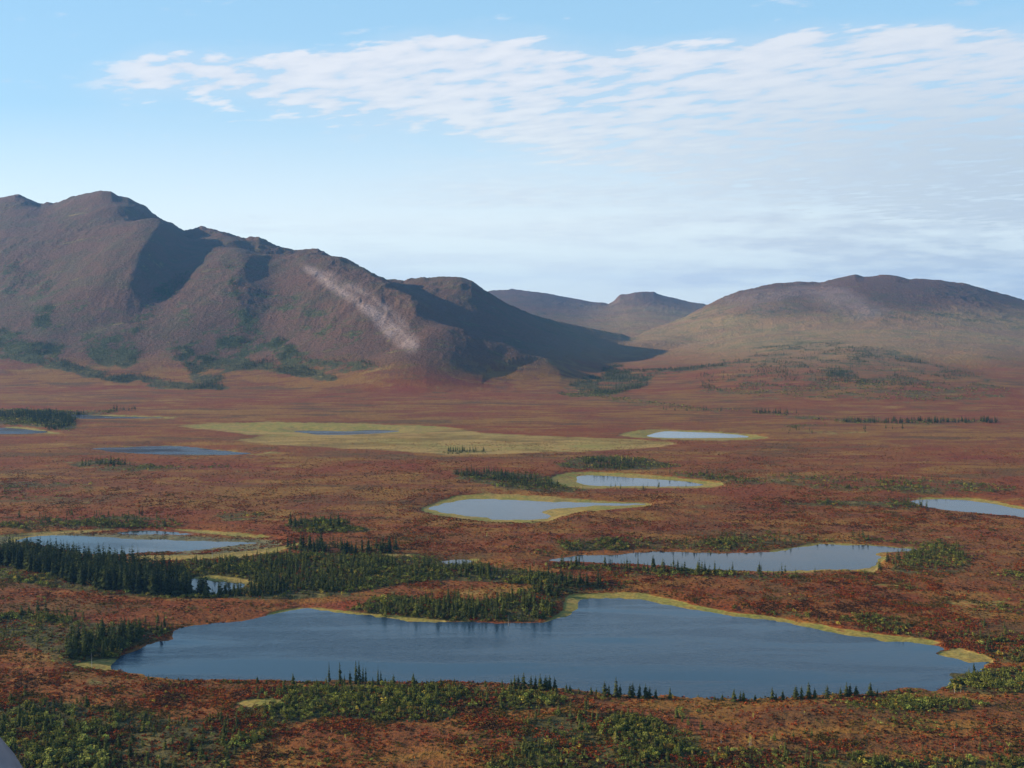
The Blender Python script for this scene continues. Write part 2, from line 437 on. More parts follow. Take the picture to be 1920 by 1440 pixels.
WP = fbm(XX, YY, 60, 5, 3, 0.6); WM_ = fbm(XX, YY, 240, 5, 4, 0.62)
def pmask(pts, soft=6.0, warp=6.0, ys=2.5, seed=3, n=2):
    """0..1 inside a patch traced in the photo; edges roughened by ground noise"""
    q = smooth_poly(pts, n)
    far = q[:, 1].max() < 745
    r = np.zeros(XX.shape)
    if far: soft *= 1.3; warp *= 2.6
    pad = soft * 3 + warp * 2
    m = (PX > q[:, 0].min() - pad) & (PX < q[:, 0].max() + pad) & (PY > q[:, 1].min() - pad) & (PY < q[:, 1].max() + pad)
    if not m.any(): return r
    wx = warp * 2 * (WM_ if far else WP)[m]
    r[m] = sstep(soft, -soft, sdf(PX[m] + wx, PY[m] * ys + wx * 0.8, q * np.array([1, ys]), soft * 3))
    return r

sedge = np.zeros(XX.shape); green = np.zeros(XX.shape); rock = np.zeros(XX.shape)
meadow = np.zeros(XX.shape); red = np.zeros(XX.shape); mud = np.zeros(XX.shape)
for pts in [
  [(1008,1170),(1040,1158),(1058,1145),(1060,1122),(1082,1114),(1150,1111),(1200,1112),(1262,1123),(1310,1136),(1380,1148),(1450,1157),(1540,1171),(1640,1187),(1750,1200),(1764,1207),(1690,1212),(1560,1196),(1400,1166),(1240,1142),(1120,1130),(1090,1150)],
  [(1750,1228),(1780,1217),(1800,1215),(1825,1222),(1862,1236),(1846,1246),(1800,1245)],
  [(500,1152),(560,1138),(640,1144),(700,1151),(780,1159),(835,1164),(830,1172),(640,1160),(520,1165)],
  [(788,958),(806,946),(858,929),(960,926),(1060,934),(1160,940),(1225,944),(1200,952),(1090,961),(1046,970),(1020,978),(920,979),(850,971)],
  [(1033,902),(1042,890),(1090,884),(1160,886),(1260,894),(1352,905),(1340,913),(1240,915),(1110,917),(1058,912)],
  [(1160,818),(1192,808),(1240,805),(1350,809),(1442,819),(1400,825),(1250,824)],
  [(1430,1037),(1470,1028),(1515,1022),(1530,1026),(1490,1034),(1440,1040)],
  [(1630,1040),(1655,1036),(1668,1042),(1655,1055),(1640,1072),(1615,1070),(1640,1056)],
  [(1700,936),(1740,932),(1810,933),(1860,939),(1925,951),(2000,965),(1900,960),(1800,942)],
  [(1490,806),(1560,808),(1640,811),(1610,815),(1540,814)],
  [(250,1046),(300,1042),(400,1040),(500,1030),(560,1018),(560,1024),(500,1040),(420,1048),(300,1052)],
  [(0,1003.5),(100,998),(210,992),(212,994),(100,1001),(0,1006)],[(300,990),(430,997),(525,1006),(480,1009),(390,1001)],
  [(440,1318),(480,1310),(535,1312),(520,1322),(465,1326)],
  [(150,780),(190,776),(260,779),(345,783),(300,785),(200,782)],
  [(130,1247),(165,1240),(215,1236),(240,1250),(215,1258),(170,1254)],
  [(0,800),(40,800),(80,806),(112,812),(80,812),(0,804)],
  [(360,1082),(400,1078),(450,1085),(490,1092),(480,1100),(440,1092),(370,1087)],
  [(1640,1095),(1690,1096),(1680,1106),(1640,1103)],[(1780,1125),(1850,1126),(1925,1128),(1900,1132),(1810,1140),(1785,1135)],
  [(700,1040),(760,1038),(800,1042),(740,1047)],
  [(470,850),(530,846),(520,853),(450,857)],
  [(340,798),(500,791),(700,795),(840,800),(800,812),(540,812),(420,806)],
 ]:
    sedge = np.maximum(sedge, pmask(pts, 6.5, 6.5, 2.5, 7) * (.55 if pts[0][0] in (1640, 1780, 700, 470, 1490) else 1))
meadow = np.maximum(meadow, pmask([(335,799),(420,794),(560,793),(700,797),(850,802),(900,812),(1050,818),(1180,823),(1265,829),(1240,836),(1120,845),(1000,848),(860,851),(700,842),(560,836),(440,826),(480,818),(400,806)], 9, 7, 3, 9))
mud = np.maximum(mud, pmask([(-20,1006),(60,1001),(200,1000),(320,1003),(420,1008),(530,1014),(500,1030),(420,1040),(330,1043),(250,1044),(100,1040),(-20,1020)], 4, 3, 2.5, 11))
LAKE_SD = np.full(XX.shape, 40.0)
for P in LK: LAKE_SD = np.minimum(LAKE_SD, sdf(XX, YY, P, 40.0))
# every shore has a thin uneven sedge fringe
fr = sstep(7.0, 1.0, LAKE_SD + 6 * fbm(XX, YY, 25, 3, 301)) * sstep(-0.12, 0.12, fbm(XX, YY, 90, 2, 302))
sedge = np.maximum(sedge, 0.8 * fr * (YY > 520))
# green patches: brush and forest floor
GREEN = [
 # foot of the left mountain
 ([(-20,620),(20,618),(50,640),(120,650),(110,672),(160,690),(240,700),(330,715),(420,722),(420,735),(300,728),(160,706),(60,682),(-20,668)], .95),
 ([(50,575),(95,568),(110,600),(90,618),(50,612)], .8), ([(140,630),(200,620),(255,640),(262,668),(238,690),(180,684),(150,660)], .9),
 ([(330,640),(420,630),(500,628),(545,640),(550,662),(590,690),(640,712),(560,708),(480,690),(420,700),(400,722),(350,712),(350,690),(320,668)], .95),
 ([(500,680),(590,690),(650,700),(730,690),(680,676),(600,672),(540,655)], .8),
 ([(250,560),(290,530),(340,500),(350,520),(310,560),(270,600),(240,640),(220,600)], .6),
 ([(420,500),(450,505),(450,560),(480,590),(480,640),(440,620),(430,560)], .7),
 ([(1060,722),(1110,700),(1150,680),(1180,690),(1230,705),(1180,735),(1100,745),(1050,742)], .7),
 ([(1150,690),(1260,690),(1340,682),(1400,676),(1415,682),(1330,694),(1260,704),(1180,708)], .75),
 ([(1530,682),(1570,676),(1590,690),(1620,712),(1640,724),(1590,720),(1550,712),(1525,700)], .6),
 ([(1680,690),(1760,710),(1765,722),(1720,715)], .35), ([(1840,650),(1880,670),(1880,690),(1840,675)], .35), ([(1420,640),(1480,634),(1560,630),(1480,650)], .3),
 ([(1290,720),(1420,712),(1560,715),(1640,735),(1500,745),(1330,742)], .35),
 ([(1300,700),(1420,650),(1560,640),(1700,660),(1850,700),(1900,745),(1700,755),(1500,750),(1320,735)], .42),
 ([(1560,585),(1700,575),(1900,600),(1920,620),(1760,600),(1600,600)], .35),
 ([(0,470),(60,500),(110,540),(60,560),(-10,540)], .4), ([(480,540),(560,560),(640,600),(700,640),(640,650),(540,610)], .38), ([(100,560),(160,600),(240,620),(200,600),(150,560)], .35), ([(320,560),(370,600),(430,620),(400,640),(330,600)], .35),
 ([(1280,590),(1340,585),(1460,570),(1470,585),(1380,592),(1300,605)], .4),
 # plain
 ([(-20,985),(40,968),(160,970),(240,965),(330,975),(345,990),(260,994),(120,990),(40,995)], .6),
 ([(-20,1160),(60,1150),(150,1165),(250,1170),(330,1180),(300,1195),(240,1215),(220,1240),(140,1245),(90,1240),(40,1200),(-20,1190)], .7),
 ([(330,1058),(500,1040),(650,1040),(800,1045),(900,1058),(1010,1075),(1080,1088),(1000,1098),(860,1090),(760,1096),(640,1116),(520,1126),(400,1120),(330,1100)], .85),
 ([(640,1160),(700,1128),(800,1122),(900,1128),(990,1110),(1050,1086),(1150,1095),(1190,1104),(1090,1110),(1050,1130),(1040,1160),(900,1168)], .8),
 ([(-20,1040),(60,1042),(200,1062),(350,1076),(430,1100),(400,1125),(250,1122),(120,1108),(-20,1080)], .85),
 ([(480,1300),(600,1285),(760,1290),(1000,1298),(1060,1320),(960,1335),(860,1325),(840,1350),(700,1352),(620,1345),(520,1362),(440,1345)], .95),
 ([(-20,1330),(100,1318),(240,1330),(330,1350),(470,1340),(520,1370),(470,1400),(420,1440),(440,1470),(-20,1470)], .85),
 ([(980,1350),(1150,1335),(1220,1350),(1320,1380),(1300,1420),(1330,1460),(900,1470),(960,1410)], .8),
 ([(1180,1420),(1400,1400),(1660,1420),(1920,1425),(1925,1470),(1150,1470)], .6),
 ([(1560,1318),(1720,1306),(1860,1320),(1780,1340),(1650,1335)], .6),
 ([(1780,1262),(1860,1252),(1940,1256),(1940,1300),(1780,1296)], .8),
 ([(1540,1165),(1640,1150),(1720,1172),(1780,1190),(1860,1180),(1940,1190),(1940,1240),(1860,1238),(1800,1212),(1740,1198),(1640,1186)], .6),
 ([(1420,1150),(1480,1140),(1540,1160),(1480,1166)], .4),
 ([(1040,1020),(1160,1008),(1300,1012),(1440,1000),(1560,1012),(1720,1012),(1800,1022),(1820,1060),(1760,1078),(1660,1075),(1700,1045),(1700,1024),(1560,1018),(1400,1033),(1200,1032),(1060,1036)], .55),
 ([(1020,1056),(1140,1060),(1300,1070),(1480,1076),(1480,1086),(1280,1086),(1100,1072),(1040,1068)], .6),
 ([(1400,898),(1500,888),(1640,896),(1760,898),(1860,908),(1920,920),(1800,930),(1660,925),(1500,912)], .5),
 ([(1440,942),(1600,938),(1700,940),(1760,952),(1640,952),(1440,950)], .6),
 ([(850,880),(960,885),(1040,895),(1060,915),(1110,920),(1050,925),(960,916),(860,900)], .8),
 ([(1030,870),(1090,855),(1190,858),(1280,872),(1200,882),(1090,882)], .7),
 ([(1240,885),(1320,888),(1420,900),(1440,912),(1350,905),(1260,893)], .6),
 ([(820,846),(905,844),(910,852),(830,853)], .7), ([(120,870),(200,860),(300,872),(420,868),(420,878),(200,884)], .6),
 ([(-20,768),(160,770),(260,766),(150,782),(140,800),(120,808),(60,800),(-20,795)], .75),
 ([(1100,738),(1240,752),(1340,766),(1480,772),(1600,782),(1860,788),(1860,796),(1600,796),(1400,776),(1180,762)], .45),
 ([(1470,798),(1500,793),(1560,798),(1470,808)], .5),
 ([(0,905),(80,900),(180,905),(160,925),(60,940),(0,935)], .45),
 ([(540,975),(640,972),(670,990),(720,996),(640,1002),(540,998)], .7),
 ([(400,962),(500,960),(500,972),(420,978)], .4),
 ([(600,1120),(740,1105),(800,1130),(700,1130)], .3),
]
for i, (pts, a) in enumerate(GREEN):
    green = np.maximum(green, a * pmask(pts, 14, 12, 2.5, 13 + i, 2))
# the far patches are ragged strips and dots rather than blots
GN = sstep(-.30, .0, fbm(XX, YY * .6, 46, 4, 312, .6))
green = np.where(YY > 1900, green * GN, green)
# pale scree and bare rock
rock = np.maximum(rock, pmask([(562,497),(585,500),(640,535),(700,575),(745,605),(790,650),(770,662),(735,640),(700,600),(650,562),(600,528)], 6, 8, 1, 4) * 1.0)
rock = np.maximum(rock, 0.55 * pmask([(1500,545),(1560,535),(1620,560),(1660,580),(1600,592),(1560,575),(1510,560)], 10, 10, 1, 5))
RN = .6 + .4 * sstep(-.16, .10, fbm(XX, YY * .5, 34, 4, 311))
rock = np.maximum(rock, 0.8 * pmask([(600,508),(640,520),(680,540),(720,570),(760,600),(785,640),(740,600),(690,560),(640,535)], 8, 8, 1, 4))
rock = rock * RN
rock = np.maximum(rock, 0.4 * pmask([(1350,560),(1440,535),(1530,532),(1500,560),(1420,575)], 12, 10, 1, 6))
# stripes of yellowish wet ground and redder patches over the plain
mount = sstep(12, 80, ZZ)
ca = np.zeros((nr * nc, 4), dtype=np.float32)
cb = np.zeros((nr * nc, 4), dtype=np.float32)
ca[:, 0] = sedge.ravel(); ca[:, 1] = green.ravel(); ca[:, 2] = rock.ravel(); ca[:, 3] = mount.ravel()
cb[:, 0] = meadow.ravel(); cb[:, 1] = sstep(1.5, 0.0, ZZ - 0.0).ravel() * (LAKE_SD.ravel() < 12); cb[:, 2] = mud.ravel(); cb[:, 3] = (sstep(900, 1280, PX) * sstep(555, 605, PY + 40 * WM_)).ravel()

idx = np.arange(nr * nc).reshape(nr, nc)
quads = np.stack([idx[:-1, :-1], idx[:-1, 1:], idx[1:, 1:], idx[1:, :-1]], -1).reshape(-1, 4)
me = mesh_from('tundra_ground', np.stack([XX, YY, ZZ], -1).reshape(-1, 3), quads.ravel(), np.full(len(quads), 4), True)
for nm, arr in (('cover', ca), ('cover_b', cb)):
    at_ = me.attributes.new(nm, 'FLOAT_COLOR', 'POINT'); at_.data.foreach_set('color', arr.ravel())
terrain = bpy.data.objects.new('tundra_ground', me); COL.objects.link(terrain)
tag(terrain, 'red brown autumn tundra plain rising into rounded bare mountains', 'ground', None, 'structure')

m, N, B = new_mat('tundra')
geo = N.new('ShaderNodeNewGeometry'); pos = geo.outputs['Position']
A1 = N.new('ShaderNodeAttribute', attribute_name='cover'); A2 = N.new('ShaderNodeAttribute', attribute_name='cover_b')
s1 = N.new('ShaderNodeSeparateColor'); N.l.new(A1.outputs['Color'], s1.inputs[0])
s2 = N.new('ShaderNodeSeparateColor'); N.l.new(A2.outputs['Color'], s2.inputs[0])
aS, aG, aR, aM = s1.outputs[0], s1.outputs[1], s1.outputs[2], A1.outputs['Alpha']
aMe, aSh, aMu = s2.outputs[0], s2.outputs[1], s2.outputs[2]
vm = N.new('ShaderNodeVectorMath', operation='MULTIPLY'); N.l.new(pos, vm.inputs[0]); vm.inputs[1].default_value = (.38, 1, 1)
stp = vm.outputs[0]
nA = N.noise(stp, 0.0045, 4, 0.55)      # hundreds of metres
nB = N.noise(pos, 0.019, 5, 0.6)        # tens of metres
nC = N.noise(pos, 0.11, 5, 0.65)        # shrubs
nD = N.noise(pos, 0.55, 4, 0.7)         # tufts
nE = N.noise(stp, 0.030, 5, 0.6, 0.8)
nF = N.noise(stp, 0.014, 4, 0.55, 0.4)
tuft = N.m('MULTIPLY_ADD', nD, 0.5, N.m('MULTIPLY', nC, 0.5))
c = N.mix(N.rng(nB, 0.38, 0.62), (0.182, 0.050, 0.013), (0.218, 0.081, 0.017))         # red and rust
c = N.mix(N.rng(nA, 0.42, 0.62, 0, .8), c, (0.160, 0.062, 0.022))
c = N.mix(N.rng(nF, 0.57, 0.68, 0, .65), c, (0.195, 0.044, 0.020))                      # crimson sweeps
c = N.mix(N.rng(N.m('MULTIPLY_ADD', nA, 0.4, N.m('MULTIPLY', nE, 0.6)), 0.48, 0.58, 0, .85), c, (0.240, 0.124, 0.022))   # ochre sweeps
c = N.mix(N.rng(N.m('MULTIPLY_ADD', nF, 0.5, N.m('MULTIPLY', nE, 0.5)), 0.485, 0.39, 0, .7), c, (0.105, 0.072, 0.021))   # olive sweeps
c = N.mix(N.rng(tuft, 0.52, 0.64, 0, .6), c, (0.085, 0.072, 0.022))                      # olive shrubs
c = N.mix(N.rng(tuft, 0.46, 0.36, 0, .75), c, (0.060, 0.028, 0.014))                       # dark heath
c = N.mix(1.0, c, (0.97, 0.86, 0.80), 'MULTIPLY')
# mountains: duller, purple brown and olive
cm_ = N.mix(N.rng(nB, 0.40, 0.62), (0.116, 0.062, 0.038), (0.088, 0.062, 0.033))
cm_ = N.mix(N.rng(nA, 0.46, 0.60, 0, .8), cm_, (0.124, 0.062, 0.038))
cm_ = N.mix(N.rng(nE, 0.54, 0.66, 0, .7), cm_, (0.058, 0.055, 0.024))
cm_ = N.mix(N.rng(tuft, 0.50, 0.62, 0, .55), cm_, (0.040, 0.042, 0.022))
cr_ = N.mix(N.rng(nB, 0.40, 0.62), (0.270, 0.170, 0.074), (0.210, 0.160, 0.066))
cr_ = N.mix(N.rng(nE, 0.54, 0.66, 0, .6), cr_, (0.120, 0.110, 0.065))
cr_ = N.mix(N.rng(nA, 0.46, 0.60, 0, .5), cr_, (0.245, 0.130, 0.070))
cm_ = N.mix(A2.outputs['Alpha'], cm_, cr_)
c = N.mix(aM, c, cm_)
# green brush
gsoft = N.m('ADD', aG, N.m('MULTIPLY', N.m('SUBTRACT', N.m('MULTIPLY_ADD', nC, 0.45, N.m('MULTIPLY', nB, 0.55)), 0.5), N.m('MULTIPLY_ADD', aM, 2.5, 3.0)))
gcol = N.mix(N.rng(nC, 0.4, 0.62), (0.055, 0.048, 0.016), (0.105, 0.082, 0.022))
gcol = N.mix(aM, gcol, N.mix(A2.outputs['Alpha'], N.mix(nC, (0.034, 0.046, 0.014), (0.070, 0.076, 0.022)), (0.115, 0.100, 0.042)))
c = N.mix(N.m('MULTIPLY', N.rng(gsoft, 0.32, 0.72), N.rng(aG, 0.02, 0.15)), c, gcol)
c = N.mix(N.m('MULTIPLY', aR, N.rng(nC, 0.35, 0.55, .5, 1.)), c, (0.285, 0.205, 0.165))
c = N.mix(N.m('MULTIPLY', N.rng(N.m('ADD', aMe, N.m('MULTIPLY', N.m('SUBTRACT', nE, .5), 2.2)), .2, .8), N.rng(N.m('MULTIPLY_ADD', nE, .6, N.m('MULTIPLY', nF, .4)), 0.42, 0.54, .42, .95)), c, N.mix(N.rng(nE, 0.40, 0.58), (0.225, 0.195, 0.042), (0.31, 0.200, 0.055)))
c = N.mix(aMu, c, N.mix(N.rng(nC, .4, .6), (0.105, 0.095, 0.045), (0.16, 0.13, 0.055)))
scol = N.mix(N.rng(nC, 0.36, 0.62), (0.29, 0.200, 0.040), (0.18, 0.165, 0.034))
scol = N.mix(N.rng(nB, 0.46, 0.60, 0, .35), scol, (0.30, 0.165, 0.06))
c = N.mix(N.rng(N.m('ADD', aS, N.m('MULTIPLY', N.m('SUBTRACT', N.m('MULTIPLY_ADD', nC, .6, N.m('MULTIPLY', nB, .4)), 0.5), 4.0)), .35, .80), c, scol)
hsv = N.new('ShaderNodeHueSaturation'); N.l.new(c, hsv.inputs['Color'])
N.l.new(N.rng(nD, 0.30, 0.70, 0.55, 1.38, False), hsv.inputs['Value'])
N.l.new(hsv.outputs[0], B.inputs['Base Color'])
B.inputs['Roughness'].default_value = 0.95
B.inputs['Specular IOR Level'].default_value = 0.1
bp = N.new('ShaderNodeBump'); bp.inputs['Strength'].default_value = 1.0
bp.inputs['Distance'].default_value = 1.0
hgt = N.m('ADD', N.m('MULTIPLY', nD, 0.8), N.m('MULTIPLY', nC, N.m('MULTIPLY_ADD', aM, 4.5, 1.6)))
hgt = N.m('MULTIPLY', hgt, N.m('SUBTRACT', 1.0, N.m('MULTIPLY', N.m('MAXIMUM', aS, N.m('MAXIMUM', aMe, aMu)), 0.85)))
N.l.new(hgt, bp.inputs['Height']); N.l.new(bp.outputs[0], B.inputs['Normal'])
me.materials.append(m)

# ------------------------------------------------------------------ water
def water_mat(name, ro, base):
    m, N, B = new_mat(name)
    pos = N.new('ShaderNodeNewGeometry').outputs['Position']
    B.inputs['Base Color'].default_value = (*base, 1)
    B.inputs['IOR'].default_value = 1.333
    vm = N.new('ShaderNodeVectorMath', operation='MULTIPLY'); N.l.new(pos, vm.inputs[0]); vm.inputs[1].default_value = (.25, 1.6, 1)
    n = N.noise(vm.outputs[0], 0.03, 4, 0.55, 0.6)
    N.l.new(N.rng(n, 0.36, 0.66, ro * 0.35, ro * 1.9), B.inputs['Roughness'])
    bp = N.new('ShaderNodeBump'); bp.inputs['Distance'].default_value = 0.22
    N.l.new(N.rng(n, 0.36, 0.62, 0.08, 0.8 if ro > .05 else .2), bp.inputs['Strength'])
    N.l.new(N.noise(vm.outputs[0], 0.9, 4, 0.6), bp.inputs['Height']); N.l.new(bp.outputs[0], B.inputs['Normal'])
    return m
WM = {0.25: water_mat('ruffled_water', 0.16, (0.035, 0.045, 0.055)), 0.10: water_mat('rippled_water', 0.10, (0.018, 0.038, 0.055))}
wm2 = water_mat('calm_water', 0.035, (0.010, 0.018, 0.022))
for (lab, ro, pts), P in zip(LAKES, LK):
    # a real sheet of water, a little wider than the shore so that the banks cut its edge
    c0 = P.mean(0)
    n_ = np.roll(P, -1, 0) - np.roll(P, 1, 0); n_ = np.stack([n_[:, 1], -n_[:, 0]], 1)
    area = 0.5 * (P[:, 0] * np.roll(P[:, 1], -1) - np.roll(P[:, 0], -1) * P[:, 1]).sum()
    n_ = n_ / (np.linalg.norm(n_, axis=1, keepdims=True) + 1e-9) * (1 if area > 0 else -1)
    Q = P + n_ * 5.0
    if area < 0: Q = Q[::-1]
    from mathutils.geometry import tessellate_polygon
    tris = tessellate_polygon([[Vector((q[0], q[1], 0)) for q in Q]])
    vv = np.column_stack([Q, np.zeros(len(Q))])
    me_ = mesh_from('lake', vv, [i for t_ in tris for i in t_], [3] * len(tris))
    o = bpy.data.objects.new('lake', me_); COL.objects.link(o)
    me_.materials.append(WM.get(ro, wm2))
    tag(o, lab, 'lake', None, 'structure')

# ------------------------------------------------------------------ plants
def leaf_mat(name, per_object=0.0, transl=0.25):
    m = bpy.data.materials.new(name); m.use_nodes = True
    N = NT(m.node_tree); N.n.clear()
    o = N.new('ShaderNodeOutputMaterial')
    a = N.new('ShaderNodeAttribute', attribute_name='tint')
    c = a.outputs['Color']
    if per_object:
        oi = N.new('ShaderNodeObjectInfo'); c = N.mix(1.0, c, oi.outputs['Color'], 'MULTIPLY')
    n = N.noise(N.new('ShaderNodeNewGeometry').outputs['Position'], 1.6, 2, 0.5)
    h = N.new('ShaderNodeHueSaturation'); N.l.new(c, h.inputs['Color']); N.l.new(N.rng(n, .3, .7, .75, 1.25, False), h.inputs['Value'])
    d = N.new('ShaderNodeBsdfDiffuse'); t = N.new('ShaderNodeBsdfTranslucent'); mx = N.new('ShaderNodeMixShader')
    N.l.new(h.outputs[0], d.inputs[0]); N.l.new(h.outputs[0], t.inputs[0]); mx.inputs[0].default_value = transl
    N.l.new(d.outputs[0], mx.inputs[1]); N.l.new(t.outputs[0], mx.inputs[2]); N.l.new(mx.outputs[0], o.inputs[0])
    return m
LEAF = leaf_mat('needles_and_leaves'); LEAFO = leaf_mat('needles_and_leaves_single', 1.0)
def bark_mat(name, col):
    m, N, B = new_mat(name)
    n = N.noise(N.new('ShaderNodeNewGeometry').outputs['Position'], 9, 3)
    N.l.new(N.mix(n, tuple(q * .6 for q in col), tuple(q * 1.3 for q in col)), B.inputs['Base Color']); B.inputs['Roughness'].default_value = .9
    return m
BARK = bark_mat('grey_bark', (0.12, 0.095, 0.075)); PALEBARK = bark_mat('pale_bark', (0.42, 0.38, 0.32))

def kites(base, tip, side, w):
    """one kite shaped spray per row: base, two flanks, tip"""
    midp = base * 0.42 + tip * 0.58
    return np.stack([base, midp - side * w[:, None], tip, midp + side * w[:, None]], 1)
def spruce_crown(whorls, per, rad, seed, ragged=0.35):
    r = np.random.default_rng(seed); K = []
    lean = r.normal(0, .012, 2)
    skip = r.uniform(0, 6.28)
    for i in range(whorls):
        f = (i + r.uniform(-.3, .3)) / whorls                     # 0 low .. 1 top
        z = 0.07 + 0.90 * f
        R = rad * (1 - f) ** 0.75 * (0.55 + 0.45 * min(1, (f + .12) / .25)) + 0.012
        n = per if f < .8 else max(3, per - 2)
        th = np.arange(n) / n * 6.283 + r.uniform(0, 6.28) + r.normal(0, .25, n)
        q = R * (1 + r.normal(0, ragged, n)).clip(.35, 1.7) * (1 - .22 * np.cos(th - skip))
        b = np.zeros((n, 3)); b[:, 2] = z + r.uniform(-.012, .012, n) + .02; b[:, :2] = lean * z
        t = np.stack([np.cos(th) * q + lean[0] * z, np.sin(th) * q + lean[1] * z, z - q * r.uniform(.15, .65, n)], 1)
        s = np.stack([-np.sin(th), np.cos(th), r.normal(0, .25, n)], 1)
        K.append(kites(b, t, s, q * r.uniform(.30, .48, n)))
    # leading shoot
    for a in (0, 1.57):
        b = np.array([[lean[0], lean[1], .93]]); t = np.array([[lean[0], lean[1], 1.0]])
        K.append(kites(b, t, np.array([[math.cos(a), math.sin(a), 0]]), np.array([.008])))
    K = np.concatenate(K)
    tint = np.repeat(r.uniform(.7, 1.35, len(K)), 4)
    return K.reshape(-1, 3), tint
def leaf_crown(n, shape, seed, leaf, lobes=4, zc=.55):
    """cloud of leaf clumps on a few lobes; shape = (rx, ry, rz)"""
    r = np.random.default_rng(seed)
    L = r.normal(0, 1, (lobes, 3)); L /= np.linalg.norm(L, axis=1, keepdims=True); L *= .48
    L[:, 2] = L[:, 2] * .9
    L[0] = 0
    k = r.integers(0, lobes, n)
    d = r.normal(0, 1, (n, 3)); d /= np.linalg.norm(d, axis=1, keepdims=True)
    p = L[k] + d * (r.uniform(.25, 1, n) ** .5)[:, None] * r.uniform(.38, .62, lobes)[k][:, None]
    p = p * np.array(shape) + np.array([0, 0, zc])
    p[:, 2] = np.abs(p[:, 2] - .04) + .04
    u = r.normal(0, 1, (n, 3)); u /= np.linalg.norm(u, axis=1, keepdims=True)
    v = np.cross(u, r.normal(0, 1, (n, 3))); v /= np.linalg.norm(v, axis=1, keepdims=True)
    s = leaf * r.uniform(.6, 1.4, n)[:, None]
    K = np.stack([p - u * s, p - v * s * .7, p + u * s, p + v * s * .7], 1)
    tint = np.repeat(r.uniform(.65, 1.4, lobes)[k] * r.uniform(.8, 1.25, n), 4)
    return K.reshape(-1, 3), tint
def quad_mesh(name, V_, tint, mat):
    n = len(V_) // 4
    me = mesh_from(name, V_, np.arange(n * 4), np.full(n, 4))
    t = np.ones((len(V_), 4), dtype=np.float32)
    t[:, :3] = tint if tint.ndim == 2 else tint[:, None]
    a = me.attributes.new('tint', 'FLOAT_COLOR', 'POINT'); a.data.foreach_set('color', t.ravel())
    me.materials.append(mat); return me
def stem_mesh(name, r0, h, seed, mat, limbs=0):
    r = np.random.default_rng(seed); V_ = []; Fq = []; Fl = []
    def tube(p, q, ra, rb, n=6):
        k = len(V_)
        for c_, rr in ((p, ra), (q, rb)):
            for i in range(n):
                V_.append((c_[0] + rr * math.cos(i * 6.283 / n), c_[1] + rr * math.sin(i * 6.283 / n), c_[2]))
        for i in range(n):
            Fq.extend([k + i, k + (i + 1) % n, k + n + (i + 1) % n, k + n + i]); Fl.append(4)
    m1 = (r.normal(0, .01), r.normal(0, .01), h * .5)
    tube((0, 0, -.04), m1, r0, r0 * .62); tube(m1, (0, 0, h), r0 * .62, r0 * .18)
    for i in range(limbs):
        a = r.uniform(0, 6.28); z = r.uniform(.15, .6) * h; L = r.uniform(.15, .3)
        tube((0, 0, z), (math.cos(a) * L, math.sin(a) * L, z + L * .9), r0 * .5, r0 * .15, 4)
    me = mesh_from(name, V_, Fq, Fl); me.materials.append(mat); return me
def swarm(name, tmpl, x, y, z, hgt, wid, colr, mat, seed):
    """all plants too small or too many to count, as one mesh of stuff"""
    r = np.random.default_rng(seed); n = len(x); pick = r.integers(0, len(tmpl), n); VV = []; CC = []
    for k, (v, t) in enumerate(tmpl):
        m = pick == k
        if not m.any(): continue
        a = r.uniform(0, 6.283, m.sum()); ca_, sa_ = np.cos(a)[:, None], np.sin(a)[:, None]
        H_ = hgt[m][:, None]; W_ = (hgt * wid)[m][:, None]
        X = (v[None, :, 0] * ca_ - v[None, :, 1] * sa_) * W_ + x[m][:, None]
        Y = (v[None, :, 0] * sa_ + v[None, :, 1] * ca_) * W_ + y[m][:, None]
        Z = v[None, :, 2] * H_ + z[m][:, None]
        VV.append(np.stack([X, Y, Z], -1).reshape(-1, 3))
        CC.append((colr[m][:, None, :] * t[None, :, None]).reshape(-1, 3))
    V_ = np.concatenate(VV); C_ = np.concatenate(CC)
    me = quad_mesh(name, V_, C_, mat)
    o = bpy.data.objects.new(name, me); COL.objects.link(o); return o

